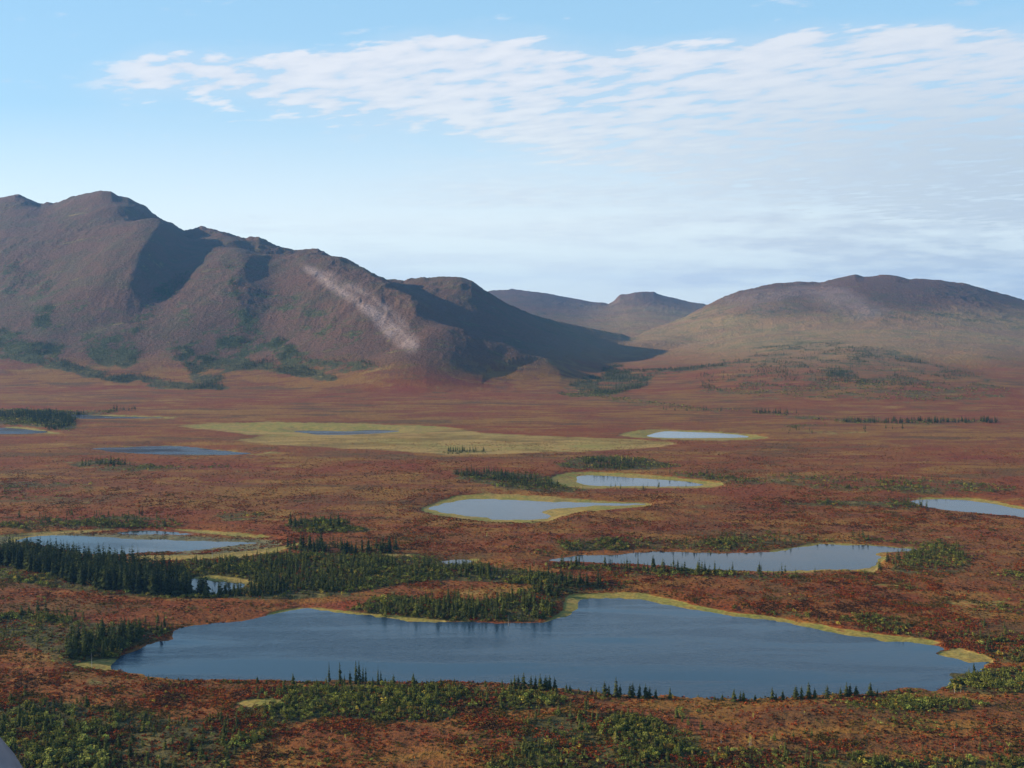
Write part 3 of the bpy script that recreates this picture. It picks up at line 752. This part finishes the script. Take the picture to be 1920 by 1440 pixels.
# ---- where the spruces stand: (key phrase, foot outline in photo pixels, m2 per tree, height low, high in m, darkness, sprawl)
def shade(k):   # needle colour from dark blue green (0) to olive (1)
    a = np.array([0.030, 0.042, 0.018]); b = np.array([0.120, 0.122, 0.026]); return a + (b - a) * k
STANDS = [
 ('in the tall left edge forest', [(-60,1042),(30,1046),(80,1052),(150,1062),(230,1074),(300,1082),(345,1088),(350,1100),(395,1120),(330,1122),(240,1120),(160,1106),(80,1086),(0,1068),(-60,1062)], 7, 8.5, 14, .12, 1.0),
 ('in the forest by the tiny pool', [(395,1112),(440,1098),(480,1090),(530,1100),(520,1122),(440,1124),(360,1122)], 12, 4.5, 9.5, .25, 1.0),
 ('in the forest behind the largest lake', [(340,1068),(430,1058),(520,1048),(640,1053),(760,1060),(880,1066),(960,1080),(1000,1092),(900,1092),(800,1086),(700,1102),(610,1118),(520,1120),(470,1090),(390,1076)], 15, 3.6, 8.2, .5, 1.0),
 ('in the dark strip above the forest', [(520,1030),(600,1025),(700,1033),(750,1034),(735,1044),(640,1047),(560,1042)], 13, 5, 9.5, .2, 1.0),
 ('in the clump behind the dark strip', [(540,992),(580,985),(640,988),(650,998),(600,1000),(550,998)], 18, 4, 9.5, .35, 1.0),
 ('in the group behind the left lake', [(238,975),(300,972),(300,984),(240,985)], 60, 4, 9, .3, .8),
 ('in the brush behind the left lake', [(20,975),(150,968),(240,972),(350,980),(340,990),(200,988),(60,990)], 120, 3, 7, .4, 1.0),
 ("on the largest lake's far bank", [(680,1155),(740,1135),(860,1128),(960,1125),(1010,1135),(1035,1148),(1025,1160),(960,1164),(820,1162),(720,1158)], 15, 3.5, 7.5, .6, 1.0),
 ('in the stand at the sedge corner', [(985,1108),(1010,1092),(1060,1092),(1140,1098),(1145,1104),(1090,1110),(1060,1114),(1050,1130),(1020,1128)], 18, 4, 8.5, .22, 1.0),
 ("on the long pale lake's near shore", [(1035,1064),(1140,1068),(1260,1074),(1380,1077),(1485,1077),(1485,1082),(1280,1082),(1150,1076),(1040,1068)], 15, 3.5, 8.5, .35, .95),
 ("in the long pale lake's right clump", [(1660,1052),(1700,1050),(1700,1059),(1665,1062)], 14, 5, 8, .3, .9),
 ('in brush right of long pale lake', [(1700,1030),(1760,1025),(1810,1032),(1790,1062),(1700,1068),(1640,1080),(1640,1070)], 40, 2.5, 6, .55, 1.1),
 ('in the clump behind long pale lake', [(1590,1010),(1625,1008),(1635,1014),(1595,1016)], 25, 4, 7, .4, 1.1),
 ('in brush above the long pale lake', [(1040,1022),(1160,1010),(1300,1014),(1440,1002),(1560,1012),(1500,1022),(1300,1030),(1100,1034)], 90, 2.5, 6, .5, 1.0),
 ('in the stand left of largest lake', [(105,1242),(170,1243),(215,1236),(238,1222),(262,1202),(255,1188),(190,1196),(130,1212)], 11, 5, 9.5, .4, 1.1),
 ("by the largest lake's upper left bay", [(255,1200),(310,1190),(320,1175),(270,1172)], 50, 4, 7, .3, 1.0),
 ('at the left edge above the lake', [(-20,1155),(60,1150),(150,1165),(160,1185),(60,1180),(-20,1175)], 40, 3, 6.5, .45, 1.2),
 ('in the stand left of ringed lake', [(850,892),(900,890),(985,900),(1040,912),(1045,920),(1000,920),(930,908),(870,899)], 20, 4, 8.5, .22, .95),
 ('in the clump above the ringed lake', [(1098,866),(1190,868),(1192,882),(1130,884),(1100,878)], 22, 4, 8, .35, 1.0),
 ('in the line right of ringed lake', [(1240,890),(1330,893),(1430,905),(1420,910),(1320,899),(1240,895)], 90, 3, 7, .4, .9),
 ("on the ringed lake's near bank", [(1100,915),(1200,914),(1290,914),(1290,925),(1150,925)], 110, 2.5, 6, .35, 1.0),
 ('in the clump under the green meadow', [(838,849),(905,848),(905,852),(840,853)], 26, 4, 7, .4, 1.1),
 ('in the far left forest', [(-30,776),(60,777),(160,776),(145,786),(135,800),(110,808),(70,804),(60,792),(-30,784)], 24, 5, 9.5, .2, 1.0),
 ('in the small far left clump', [(212,769),(252,769),(250,773),(214,773)], 40, 5, 9, .3, 1.0),
 ('in the tall group left of plain', [(160,874),(232,874),(240,880),(160,880)], 40, 5, 10, .35, .8),
 ('in the long far right line', [(1590,791),(1700,792),(1812,792),(1812,796),(1680,797),(1590,795)], 26, 6, 9, .2, .9),
 ('in the short far right line', [(1838,792),(1868,792),(1868,796),(1838,796)], 20, 7, 10, .15, .9),
 ('in the short far centre line', [(1416,776),(1488,777),(1488,779),(1416,779)], 50, 7, 10, .2, .8),
 ('in the long thin far line', [(1240,770),(1400,773),(1400,776),(1240,773)], 150, 5, 9, .35, .8),
 ('beside the far yellow strip', [(1465,810),(1500,806),(1690,806),(1690,812),(1560,816),(1465,816)], 220, 4, 8, .35, .9),
 ("at the right edge lake's left tip", [(1680,942),(1735,944),(1738,955),(1690,953)], 40, 4, 9, .35, .9),
 ('in brush above the right edge lake', [(1600,905),(1700,902),(1790,908),(1780,918),(1620,914)], 90, 3, 6, .4, 1.0),
 ("on the largest lake's sunny far slope", [(1430,1130),(1520,1148),(1560,1170),(1440,1158)], 200, 2.5, 5, .5, 1.1),
 ("near the largest lake's right end", [(1720,1185),(1930,1185),(1930,1235),(1860,1236),(1790,1205)], 110, 2.5, 5.5, .5, 1.2),
 ("in the thicket at lake's right end", [(1790,1270),(1850,1258),(1930,1262),(1930,1296),(1785,1294)], 26, 2, 4.2, .8, 1.4),
 ('in the thicket below the near shore', [(480,1300),(640,1288),(900,1290),(1060,1308),(960,1330),(800,1345),(640,1350),(500,1340)], 34, 1.8, 4.4, .75, 1.3),
 ('in the dark bottom left foreground', [(-20,1330),(120,1320),(260,1330),(400,1350),(470,1400),(420,1460),(-20,1460)], 30, 2.0, 5.2, .5, 1.3),
 ('in the foreground right of centre', [(980,1350),(1150,1335),(1300,1360),(1330,1420),(1200,1460),(950,1460)], 38, 1.8, 4.8, .65, 1.2),
 ('at the bottom right foreground', [(1350,1400),(1650,1410),(1920,1415),(1920,1460),(1350,1460)], 140, 1.4, 3.2, .7, 1.2),
 ("on the bank below lake's left end", [(150,1262),(300,1278),(500,1285),(520,1310),(300,1300),(160,1290)], 160, 1.5, 3.2, .6, 1.0),
]
def sample_poly(pts, area_each, r):
    q = smooth_poly(pts, 2); P = np.stack(ground(q[:, 0], q[:, 1]), 1)
    A = abs(0.5 * (P[:, 0] * np.roll(P[:, 1], -1) - np.roll(P[:, 0], -1) * P[:, 1]).sum())
    lo, hi = P.min(0), P.max(0); n = int(A / area_each); out_ = np.zeros((0, 2))
    while len(out_) < n:
        c = r.uniform(lo, hi, (n * 2 + 50, 2)); out_ = np.concatenate([out_, c[sdf(c[:, 0], c[:, 1], P, 1.0) < 0]])
    return out_[:n]
def lake_dist(x, y):
    s = np.full(x.shape, 20.0)
    for P in LK: s = np.minimum(s, sdf(x, y, P, 20.0))
    return s
sx, sy, sh, sk, st, sw = [], [], [], [], [], []
for i, (ph, pts, ae, h0, h1, dk, spr) in enumerate(STANDS):
    p = sample_poly(pts, ae, rng)
    if ae > 12: 
        keep = fbm(p[:, 0], p[:, 1], 14, 2, 200 + i) > -0.16
        p = p[keep]
    n = len(p)
    sx.append(p[:, 0]); sy.append(p[:, 1]); sh.append(rng.uniform(0, 1, n) ** .9 * (h1 - h0) + h0)
    sk.append(np.clip(dk + rng.normal(0, .16, n), 0, 1)); st.append(np.full(n, i)); sw.append(spr * rng.uniform(.8, 1.25, n))
# spread spruces over the mapped green ground (cells of the ground sheet weighted by their real area)
cellA = np.zeros(XX.shape); cellA[:-1, :-1] = np.abs((XX[:-1, 1:] - XX[:-1, :-1]) * (YY[1:, :-1] - YY[:-1, :-1]))
def scatter(wt, n):
    w_ = (wt * cellA).ravel(); w_ = w_ / w_.sum(); k = rng.choice(len(w_), n, p=w_)
    i, j = k // nc, k % nc; i = np.minimum(i, nr - 2); j = np.minimum(j, nc - 2)
    a = rng.uniform(0, 1, n); b = rng.uniform(0, 1, n)
    Y = YY[i, j] * (1 - a) + YY[i + 1, j] * a
    return (tt[j] * (1 - b) + tt[j + 1] * b) * Y, Y
dry = (LAKE_SD > 1.0) & (sedge < .4) & (meadow < .4) & (mud < .5)
inv = (PX > -220) & (PX < 2140)
clump = sstep(-.12, .16, fbm(XX, YY, 30, 3, 401))
W1 = sstep(.35, .7, green) * dry * inv * (YY < 1900) * (YY > 250) * (.15 + clump)
x, y = scatter(W1, 4600); n = len(x)
sx.append(x); sy.append(y); sh.append(rng.uniform(1.8, 4.5, n)); sk.append(np.clip(rng.normal(.6, .2, n), 0, 1)); st.append(np.full(n, -1)); sw.append(rng.uniform(.9, 1.4, n))
W2 = sstep(.3, .6, green) * inv * (YY >= 1900) * (YY < 4200) * (.3 + sstep(-.1, .2, fbm(XX, YY, 70, 3, 402)))
x, y = scatter(W2, 15000); n = len(x)
sx.append(x); sy.append(y); sh.append(rng.uniform(4, 8, n)); sk.append(np.clip(rng.normal(.3, .2, n), 0, 1)); st.append(np.full(n, -2)); sw.append(rng.uniform(1., 1.5, n))
W3 = dry * inv * (YY > 250) * (YY < 1500) * sstep(.05, .3, fbm(XX, YY, 60, 3, 403))
x, y = scatter(W3, 1300); n = len(x)
sx.append(x); sy.append(y); sh.append(rng.uniform(1.4, 3.6, n)); sk.append(np.clip(rng.normal(.5, .2, n), 0, 1)); st.append(np.full(n, -1)); sw.append(rng.uniform(.8, 1.2, n))
SXa, SYa, SH, SK, ST, SW = map(np.concatenate, (sx, sy, sh, sk, st, sw))
# the row on the near shore of the largest lake, one by one: photo x, foot y, height in photo pixels
ROW = [(448,1281,10),(482,1282,14),(500,1283,9),(549,1283,19),(574,1283,8),(594,1284,10),(617,1279,35),(637,1281,36),(646,1282,17),(656,1281,24),(667,1281,38),(673,1281,38),(681,1280,31),(686,1280,27),(699,1282,13),(709,1284,31),(714,1284,24),(722,1285,14),(739,1286,20),(775,1285,22),(781,1286,12),(800,1286,10),(826,1286,13),(852,1287,12),(884,1287,9),(910,1288,13),(942,1289,15),(958,1290,16),
 (965,1292,24),(972,1292,24),(983,1292,28),(996,1293,24),(1004,1293,23),(1013,1294,27),(1022,1294,26),(1031,1294,26),(1040,1294,24),(1062,1298,16),(1068,1298,14),(1085,1301,12),(1108,1303,16),(1118,1304,14),(1133,1305,26),(1142,1305,20),(1155,1307,34),(1163,1307,22),(1180,1308,24),(1186,1308,26),(1199,1308,24),(1210,1308,25),(1219,1308,20),(1230,1308,17),(1256,1309,20),(1340,1311,9),(1354,1311,12),(1376,1313,22),(1388,1312,17),(1394,1312,18),(1415,1312,12),
 (1447,1311,22),(1455,1311,12),(1468,1311,18),(1491,1309,24),(1502,1309,22),(1516,1308,28),(1527,1308,18),(1551,1310,24),(1575,1306,17),(1587,1305,24),(1594,1305,22),(1604,1305,20),(1632,1304,24),(1645,1303,12),(1685,1300,12),(1707,1300,9),(1826,1262,16),(1826,1248,9)]
ORD = ['first','second','third','fourth','fifth','sixth','seventh','eighth','ninth','tenth','eleventh','twelfth','thirteenth','fourteenth','fifteenth','sixteenth','seventeenth','eighteenth','nineteenth','twentieth']
rowx, rowy, rowh = [], [], []
for px_, fy, hp in ROW:
    X_, Y_ = ground(px_, fy, 0.5); rowx.append(float(X_)); rowy.append(float(Y_)); rowh.append(hp * 1.22 * float(Y_) / F)

dist = lake_dist(SXa, SYa); ok = dist > 0.8
SXa, SYa, SH, SK, ST, SW = (v[ok] for v in (SXa, SYa, SH, SK, ST, SW))
SZ = height(SXa, SYa) - .05
spx, spy = project(SXa, SYa, SZ); hpx = SH * F / SYa
def pick_visible(px, py, hp, cand, limit, wfac=.22, skip=.3):
    """largest ones whose upper part is not hidden by plants in front"""
    inside = np.nonzero((px > 4) & (px < 1916) & (py < 1448) & cand)[0]
    o = inside[np.argsort(-hp[inside])][:limit * 9]
    top = py - hp; got = []
    for i in o:
        j = o[(py[o] > py[i] + .3) & (np.abs(px[o] - px[i]) < np.maximum(2.0, wfac * .6 * hp[o])) & (top[o] < top[i] + skip * hp[i])]
        if len(j) < 1: got.append(i)
        if len(got) >= limit: break
    return np.array(got)
chosen = pick_visible(spx, spy, hpx, ST >= 0, 300 - len(ROW))
SPR_T = []
for k in range(7):
    rad = [.10, .12, .14, .16, .125, .18, .15][k]
    v, t_ = spruce_crown([22, 20, 19, 18, 24, 17, 20][k], 7, rad, 50 + k, .3 + .03 * k)
    SPR_T.append((quad_mesh('crown', v, t_, LEAFO), stem_mesh('trunk', .013, .96, k, BARK), rad))
def plant(kind, cat, tm, x, y, z, h, w_, colr, label, group):
    root = bpy.data.objects.new(kind, None); root.empty_display_size = .5; COL.objects.link(root)
    root.location = (x, y, z); root.scale = (h * w_, h * w_, h); root.rotation_euler = (0, 0, random.uniform(0, 6.28))
    tag(root, label, cat, group)
    for nm, me_ in zip(('trunk' if kind != 'willow_shrub' else 'stem', 'crown' if kind != 'willow_shrub' else 'foliage'), (tm[1], tm[0])):
        o = bpy.data.objects.new(nm, me_); COL.objects.link(o); o.parent = root; o.color = (*colr, 1)
    return root
ORD = ['first','second','third','fourth','fifth','sixth','seventh','eighth','ninth','tenth','eleventh','twelfth','thirteenth','fourteenth','fifteenth','sixteenth','seventeenth','eighteenth','nineteenth','twentieth','twenty first','twenty second','twenty third','twenty fourth','twenty fifth','twenty sixth','twenty seventh','twenty eighth','twenty ninth','thirtieth']
PEND = []      # (object, adjectives, noun, plural, phrase, photo x): look-alikes get their place among their equals, left to right
def settle():
    by = {}
    for e in PEND: by.setdefault((e[1], e[4]), []).append(e)
    for (adj, phr), es in by.items():
        es.sort(key=lambda e: e[5])
        for k, e in enumerate(es):
            if len(es) == 1: e[0]['label'] = f"{adj} {e[2]} {phr}"
            else: e[0]['label'] = f"{'leftmost' if k == 0 else 'rightmost' if k == len(es) - 1 else ORD[min(k, 29)] + ' from left'} of {adj} {e[3]} {phr}"
    PEND.clear()
for i in chosen:
    s_ = STANDS[ST[i]]
    f_ = (SH[i] - s_[3]) / (s_[4] - s_[3])
    size = 'towering' if f_ > .8 else 'tall' if f_ > .5 else 'middling' if f_ > .22 else 'short'
    k = int(rng.integers(0, 7)); form = 'thin' if SPR_T[k][2] * SW[i] < .115 else 'slender' if SPR_T[k][2] * SW[i] < .15 else 'broad'
    tone = 'blackish' if SK[i] < .15 else 'dark' if SK[i] < .42 else 'olive'
    o = plant('spruce_tree', 'spruce', SPR_T[k], SXa[i], SYa[i], SZ[i], SH[i], SW[i], shade(SK[i]), '', 'spruces ' + s_[0])
    PEND.append((o, f"{size} {form} {tone}", 'spruce', 'spruces', s_[0], spx[i]))
settle()
rz = height(np.array(rowx), np.array(rowy)) - .05
sects = [('left of the slim near shore group', 0, 6), ('in the slim near shore group', 6, 17), ('right of the slim near shore group', 17, 28), ('in the dark near shore clump', 28, 37), ('in the pointed row right of the dark clump', 37, 53), ('in the sparse near shore stretch', 53, 59), ('in the bushy right near shore row', 59, 73), ("beside the largest lake's right tip", 73, 77)]
for ph, a, b in sects:
    for i in range(a, min(b, len(ROW))):
        hp = ROW[i][2]; k = [0, 1, 4][i % 3] if hp > 25 and a < 20 else [2, 3, 5, 6][i % 4]
        wf = .75 if (a == 6) else 1.15 if hp < 30 else 1.0
        plant('spruce_tree', 'spruce', SPR_T[k], rowx[i], rowy[i], rz[i], rowh[i], wf, shade(.2 + .3 * random.random()), f"{'tall' if hp > 26 else 'mid height' if hp > 16 else 'little'} spruce, {ORD[i - a]} from the left {ph}", 'spruces lining the near shore of the largest lake')
rest = np.ones(len(SXa), bool); rest[chosen] = False
T_near = [spruce_crown(12, 6, r_, 80 + i, .32) for i, r_ in enumerate((.12, .14, .16, .17, .13))]
T_far = [spruce_crown(6, 4, r_, 90 + i, .3) for i, r_ in enumerate((.13, .15, .18))]
colS = np.array([shade(k) for k in SK])
near = rest & (hpx > 9)
a_ = swarm('spruce_forest', T_near, *(v[near] for v in (SXa, SYa, SZ, SH, SW)), colS[near], LEAF, 1)
tag(a_, 'mass of dark green spruces massed in clumps and belts around the lakes', 'forest', None, 'stuff')
far = rest & (hpx <= 9)
a_ = swarm('distant_spruce_forest', T_far, *(v[far] for v in (SXa, SYa, SZ, SH, SW)), colS[far], LEAF, 2)
tag(a_, 'tiny far spruces dotted over the plain and the foot of the mountains', 'forest', None, 'stuff')

# ---- willow and birch brush
GREENS = np.array([[.055, .060, .014], [.088, .092, .018], [.125, .122, .022], [.170, .170, .036], [.140, .088, .020], [.060, .044, .016], [.26, .20, .030], [.17, .19, .035]])
W = sstep(.25, .7, green) * dry * inv * (YY > 250) * (YY < 2000) * (.12 + clump)
x1_, y1_ = scatter(W * (YY < 700), 11500); x2_, y2_ = scatter(W * (YY >= 700), 6500)
Wf = dry * inv * (YY > 250) * (YY < 620) * (1 - .6 * green) * sstep(-.02, .22, fbm(XX, YY, 26, 3, 411)) * (.3 + sstep(.0, .25, fbm(XX, YY, 90, 2, 412)))
x3_, y3_ = scatter(Wf, 3800)
bx, by = np.concatenate([x1_, x2_, x3_]), np.concatenate([y1_, y2_, y3_])
bh = np.concatenate([rng.uniform(.9, 2.6, len(x1_)), rng.uniform(1.2, 2.8, len(x2_)), rng.uniform(.7, 1.7, len(x3_))])
bt = rng.choice(8, len(bx), p=[.24, .26, .20, .07, .09, .06, .035, .045])
bh *= .75 + 1.3 * np.clip(fbm(bx, by, 16, 2, 421) + .12, 0, .4)
# bright willows of the thickets
BR = [([(560,1300),(760,1292),(900,1305),(880,1325),(700,1345),(560,1330)], 26, 1.8, 3.4, 2, 'in the green thicket below the near shore'), ([(70,1415),(190,1412),(200,1475),(60,1475)], 14, 2.6, 4.2, 3, 'at the bottom edge near the left corner'), ([(100,1375),(200,1350),(260,1360),(220,1390)], 60, 2, 3.4, 2, 'in the dark brush near the bottom left'), ([(1790,1272),(1850,1262),(1930,1264),(1930,1294),(1785,1294)], 16, 2, 3.6, 2, 'in the thicket at the right end of the largest lake'), ([(120,1235),(160,1210),(230,1196),(240,1215),(200,1236)], 26, 2.5, 4.5, 2, 'among the spruces at the left end of the largest lake'), ([(1260,1345),(1310,1338),(1315,1358),(1270,1360)], 20, 1.8, 3, 3, 'in the small bright bush patch right of centre')]
for pts, ae, a, b, c_, ph in BR:
    p = sample_poly(pts, ae, rng); bx = np.append(bx, p[:, 0]); by = np.append(by, p[:, 1]); bh = np.append(bh, rng.uniform(a, b, len(p))); bt = np.append(bt, np.where(rng.random(len(p)) < .6, c_, 1))
ok = lake_dist(bx, by) > .6; bx, by, bh, bt = bx[ok], by[ok], bh[ok], bt[ok]
bz = height(bx, by) - .08; gpx, gpy = project(bx, by, bz); bhp = bh * F / by
bw = rng.uniform(.8, 1.35, len(bx)); bcol = 1.4 * GREENS[bt] * rng.uniform(.8, 1.2, (len(bx), 1))
def zone(px, py):
    if py > 1400 and px < 240: return 'at the bottom left corner'
    if py > 1290 and px < 430: return 'in the dark left foreground'
    if py > 1290 and px < 580: return 'near the left golden clearing'
    if py > 1360 and px < 1000: return 'on the bottom centre slope'
    if py > 1270 and px < 1080: return 'in the near shore thicket'
    if py > 1380 and px < 1400: return 'at the bottom right centre'
    if py > 1290 and px < 1400: return 'on the centre right bank'
    if py > 1390: return 'at the bottom right'
    if py > 1296: return "below the lake's right half"
    if px > 1700: return "at the lake's right end"
    if px < 480: return "at the lake's left end"
    return 'behind the largest lake'
big = pick_visible(gpx, gpy, bhp * bw, (bt < 4), 300, .5, .45)
SHT = [(quad_mesh('foliage', *leaf_crown(170, (.62, .55, .5), 120 + k, .075, 5, .5), LEAFO), stem_mesh('stem', .022, .6, k + 9, BARK, 5)) for k in range(6)]
cw = ['dark green', 'mid green', 'light olive', 'yellow green']
for n_, i in enumerate(big):
    k = int(rng.integers(0, 6)); sz = 'large' if bhp[i] > 15 else 'middling' if bhp[i] > 11 else 'small'
    fm = 'wide' if bw[i] > 1.15 else 'rounded' if bw[i] > .95 else 'upright'
    z_ = zone(gpx[i], gpy[i])
    o = plant('willow_shrub', 'shrub', SHT[k], bx[i], by[i], bz[i], bh[i], bw[i], bcol[i], '', 'willow shrubs ' + z_)
    PEND.append((o, f"{sz} {fm} {cw[bt[i]]}", 'willow shrub', 'willow shrubs', z_, gpx[i]))
settle()
rest = np.ones(len(bx), bool); rest[big] = False
T_b = [leaf_crown(40, (.7, .6, .5), 140 + i, .13, 4, .48) for i in range(5)]
a_ = swarm('willow_thicket', T_b, *(v[rest] for v in (bx, by, bz, bh, bw)), bcol[rest], LEAF, 3)
tag(a_, 'low green willow and birch brush spread in patches between the lakes', 'brush', None, 'stuff')

# ---- single yellow and orange birches
BI = [(1153,1398,26,0,'bright yellow slender birch in the lower right of centre'), (1352,1395,22,1,'orange leaved birch standing on red ground right of centre'), (648,1390,14,0,'pale yellow low birch on the bottom centre slope'), (618,1392,10,0,'small yellow birch left of the pale one on the bottom centre slope'), (1298,1418,12,0,'small yellow birch near the bottom right of centre'), (1325,1395,9,1,'tiny orange birch left of the orange leaved one'), (1918,1372,9,1,'orange birch cut by the right edge of the picture'), (885,1098,0,0,''), (720,1312,16,0,'yellow green birch in the green thicket below the near shore'), (533,1345,20,0,'yellow green birch left of the thicket below the clearing'), (118,1372,24,0,'yellow green tall birch in the dark left foreground'), (1062,1440,20,0,'yellow green birch at the bottom edge in the centre'), (1302,1318,10,1,'orange birch close to the near shore right of centre'), (1460,1320,10,1,'orange birch under the bushy row on the right of the shore'), (1508,1345,8,0,'tiny yellow birch right of centre below the shore'), (1412,1350,12,0,'pale yellow birch on the red ground right of centre'), (1342,1345,10,1,'orange bush birch by the bright bush patch'), (1236,1332,10,1,'red orange birch below the pointed spruce row'), (622,1376,12,1,'orange birch on the bottom centre slope'), (627,1072,12,1,'golden birch inside the green forest'), (889,1134,9,0,'yellow birch on the far bank of the largest lake'), (1165,868,14,0,'leftmost yellow birch in the clump above the ringed lake'), (1176,868,15,0,'middle yellow birch in the clump above the ringed lake'), (1188,869,13,0,'rightmost yellow birch in the clump above the ringed lake'), (913,1008,9,0,'lone yellow birch below the middle lake'), (1790,1292,22,0,'yellowish birch at the left of the thicket by the right end of the lake'), (1801,1292,18,0,'second yellowish birch of the thicket by the right end of the lake'), (530,1108,16,0,'yellow green birch at the lower edge of the green forest'), (1405,1400,24,0,'thin pale yellow birch in the right foreground'), (1322,1288,0,0,''), (300,1440,14,1,'orange birch at the bottom left'), (370,1388,12,0,'yellow bush birch left of the bottom centre slope'), (475,1432,16,1,'orange birch at the bottom edge left of centre'), (1445,1392,10,0,'small yellow birch on the right foreground slope'), (1340,1432,14,0,'yellow birch at the bottom edge right of centre')]
BT = [(quad_mesh('crown', *leaf_crown(150, (.20, .18, .46), 160 + k, .035, 6, .56), LEAFO), stem_mesh('trunk', .016, .85, k + 30, PALEBARK, 4)) for k in range(3)]
for j, (px_, fy, hp, c_, lab) in enumerate(BI):
    if not hp: continue
    X_, Y_ = map(float, ground(px_, fy, 2.0)); z_ = float(height(np.array([X_]), np.array([Y_]))[0]) - .05
    colr = (.36, .29, .05) if c_ == 0 else (.42, .17, .035)
    if 'green' in lab: colr = (.20, .21, .05)
    plant('birch_tree', 'birch', BT[j % 3], X_, Y_, z_, hp * Y_ / F, 1.0 + .3 * (hp < 13), colr, lab, 'autumn birches')

# ---- bare dead trunks
for j, (px_, fy, hp, lab) in enumerate([(953, 1166, 24, 'bare grey dead spruce on the far bank of the largest lake'), (172, 1244, 28, 'pale bare dead trunk in the stand at the lake left end'), (1790, 1410, 16, 'thin bare dead trunk on the bottom right tundra'), (1408, 1402, 22, 'thin bare dead trunk beside the pale yellow birch'), (398, 1050, 26, 'bare dead spire rising at the edge of the dark strip')]):
    X_, Y_ = map(float, ground(px_, fy, 2.0)); z_ = float(height(np.array([X_]), np.array([Y_]))[0]) - .05; h_ = hp * Y_ / F
    o = bpy.data.objects.new('dead_tree', stem_mesh('dead_tree', .014 * h_, h_, 70 + j, PALEBARK, 7)); COL.objects.link(o); o.location = (X_, Y_, z_)
    tag(o, lab, 'dead tree', 'bare dead trees')

# ---- knee high dwarf birch and heath that covers the near tundra
Wc = (LAKE_SD > .5) * (sedge < .5 + .3 * fbm(XX, YY, 12, 3, 432)) * sstep(-420, -150, PX) * sstep(2340, 2070, PX) * (YY > 240) * sstep(1250, 480, YY + 500 * fbm(XX * .5, YY, 90, 3, 433)) * (.12 + sstep(-.2, .2, fbm(XX, YY, 9, 3, 431))) * (.3 + sstep(-.2, .15, fbm(XX, YY, 42, 3, 434)))
x, y = scatter(Wc / YY ** 1.2, 180000); z = height(x, y) - .05
n1 = fbm(x, y, 60, 3, 441); n2 = fbm(x, y, 12, 3, 442) + rng.normal(0, .07, len(x))
colr = np.zeros((len(x), 3)); colr[:] = (.150, .040, .014)
colr[n2 > .12] = (.066, .056, .016); colr[(n2 < -.10)] = (.052, .030, .016); colr[(n2 > .02) & (n2 < .08)] = (.165, .072, .016)
colr[(n1 > .06) & (np.abs(n2) < .05)] = (.145, .040, .019)
colr *= rng.uniform(.8, 1.7, (len(x), 1)) * np.array([1.08, .84, .62])
Tc = [leaf_crown(7, (.9, .8, .45), 180 + i, .30, 2, .4) for i in range(6)]
a_ = swarm('dwarf_birch_scrub', Tc, x, y, z, rng.uniform(.35, .85, len(x)), rng.uniform(1., 2., len(x)), colr, LEAF, 4)
tag(a_, 'knee high red and brown dwarf birch scrub covering the near tundra', 'ground cover', None, 'stuff')

# ------------------------------------------------------------------ the aircraft part in the bottom left corner
m_, N, B = new_mat('pale_paint')
B.inputs['Base Color'].default_value = (.42, .46, .52, 1); B.inputs['Roughness'].default_value = .35
n = N.noise(N.new('ShaderNodeNewGeometry').outputs['Position'], 14, 4)
N.l.new(N.mix(N.rng(n, .35, .65), (.11, .13, .15), (.15, .17, .19)), B.inputs['Base Color'])
# the rounded nose of a float or fairing: a lofted egg shaped body about a metre across hanging 2 m from the camera
p0 = Vector(at(-424, 1798, 2.0))
V_ = []; Fq = []; n_s, n_r = 40, 48
for i in range(n_s):
    ang = math.pi * (i + .02) / (n_s - .96)
    for k in range(n_r):
        a = k * 2 * math.pi / n_r
        V_.append((math.sin(ang) * .50 * math.cos(a), -math.cos(ang) * .8, math.sin(ang) * .50 * math.sin(a)))
for i in range(n_s - 1):
    for k in range(n_r):
        Fq += [i * n_r + k, i * n_r + (k + 1) % n_r, (i + 1) * n_r + (k + 1) % n_r, (i + 1) * n_r + k]
me_ = mesh_from('aircraft_fairing', V_, Fq, [4] * (len(Fq) // 4), True); me_.materials.append(m_)
o = bpy.data.objects.new('aircraft_fairing', me_); COL.objects.link(o); o.location = p0; o.rotation_euler = (0, 0, math.radians(15))
tag(o, 'rounded pale grey aircraft part poking into the bottom left corner', 'aircraft part')


# ------------------------------------------------------------------ haze
m = bpy.data.materials.new('haze_air'); m.use_nodes = True
m.node_tree.nodes.clear()
N = NT(m.node_tree)
o_ = N.new('ShaderNodeOutputMaterial'); pv = N.new('ShaderNodeVolumePrincipled')
pv.inputs['Color'].default_value = (0.24, 0.54, 1.0, 1)
pv.inputs['Density'].default_value = 0.000040
pv.inputs['Anisotropy'].default_value = 0.15
N.l.new(pv.outputs[0], o_.inputs['Volume'])
x0, x1, y0, y1, z0, z1 = -14000, 14000, -400, 14500, -6, 760
V8 = [(x, y, z) for x in (x0, x1) for y in (y0, y1) for z in (z0, z1)]
Fc = [(0,1,3,2),(4,6,7,5),(0,4,5,1),(2,3,7,6),(0,2,6,4),(1,5,7,3)]
me_ = mesh_from('haze', V8, [i for f in Fc for i in f], [4] * 6)
hz = bpy.data.objects.new('haze', me_); COL.objects.link(hz); me_.materials.append(m)
tag(hz, 'thin blue air haze over the plain and mountains', 'haze', None, 'stuff')
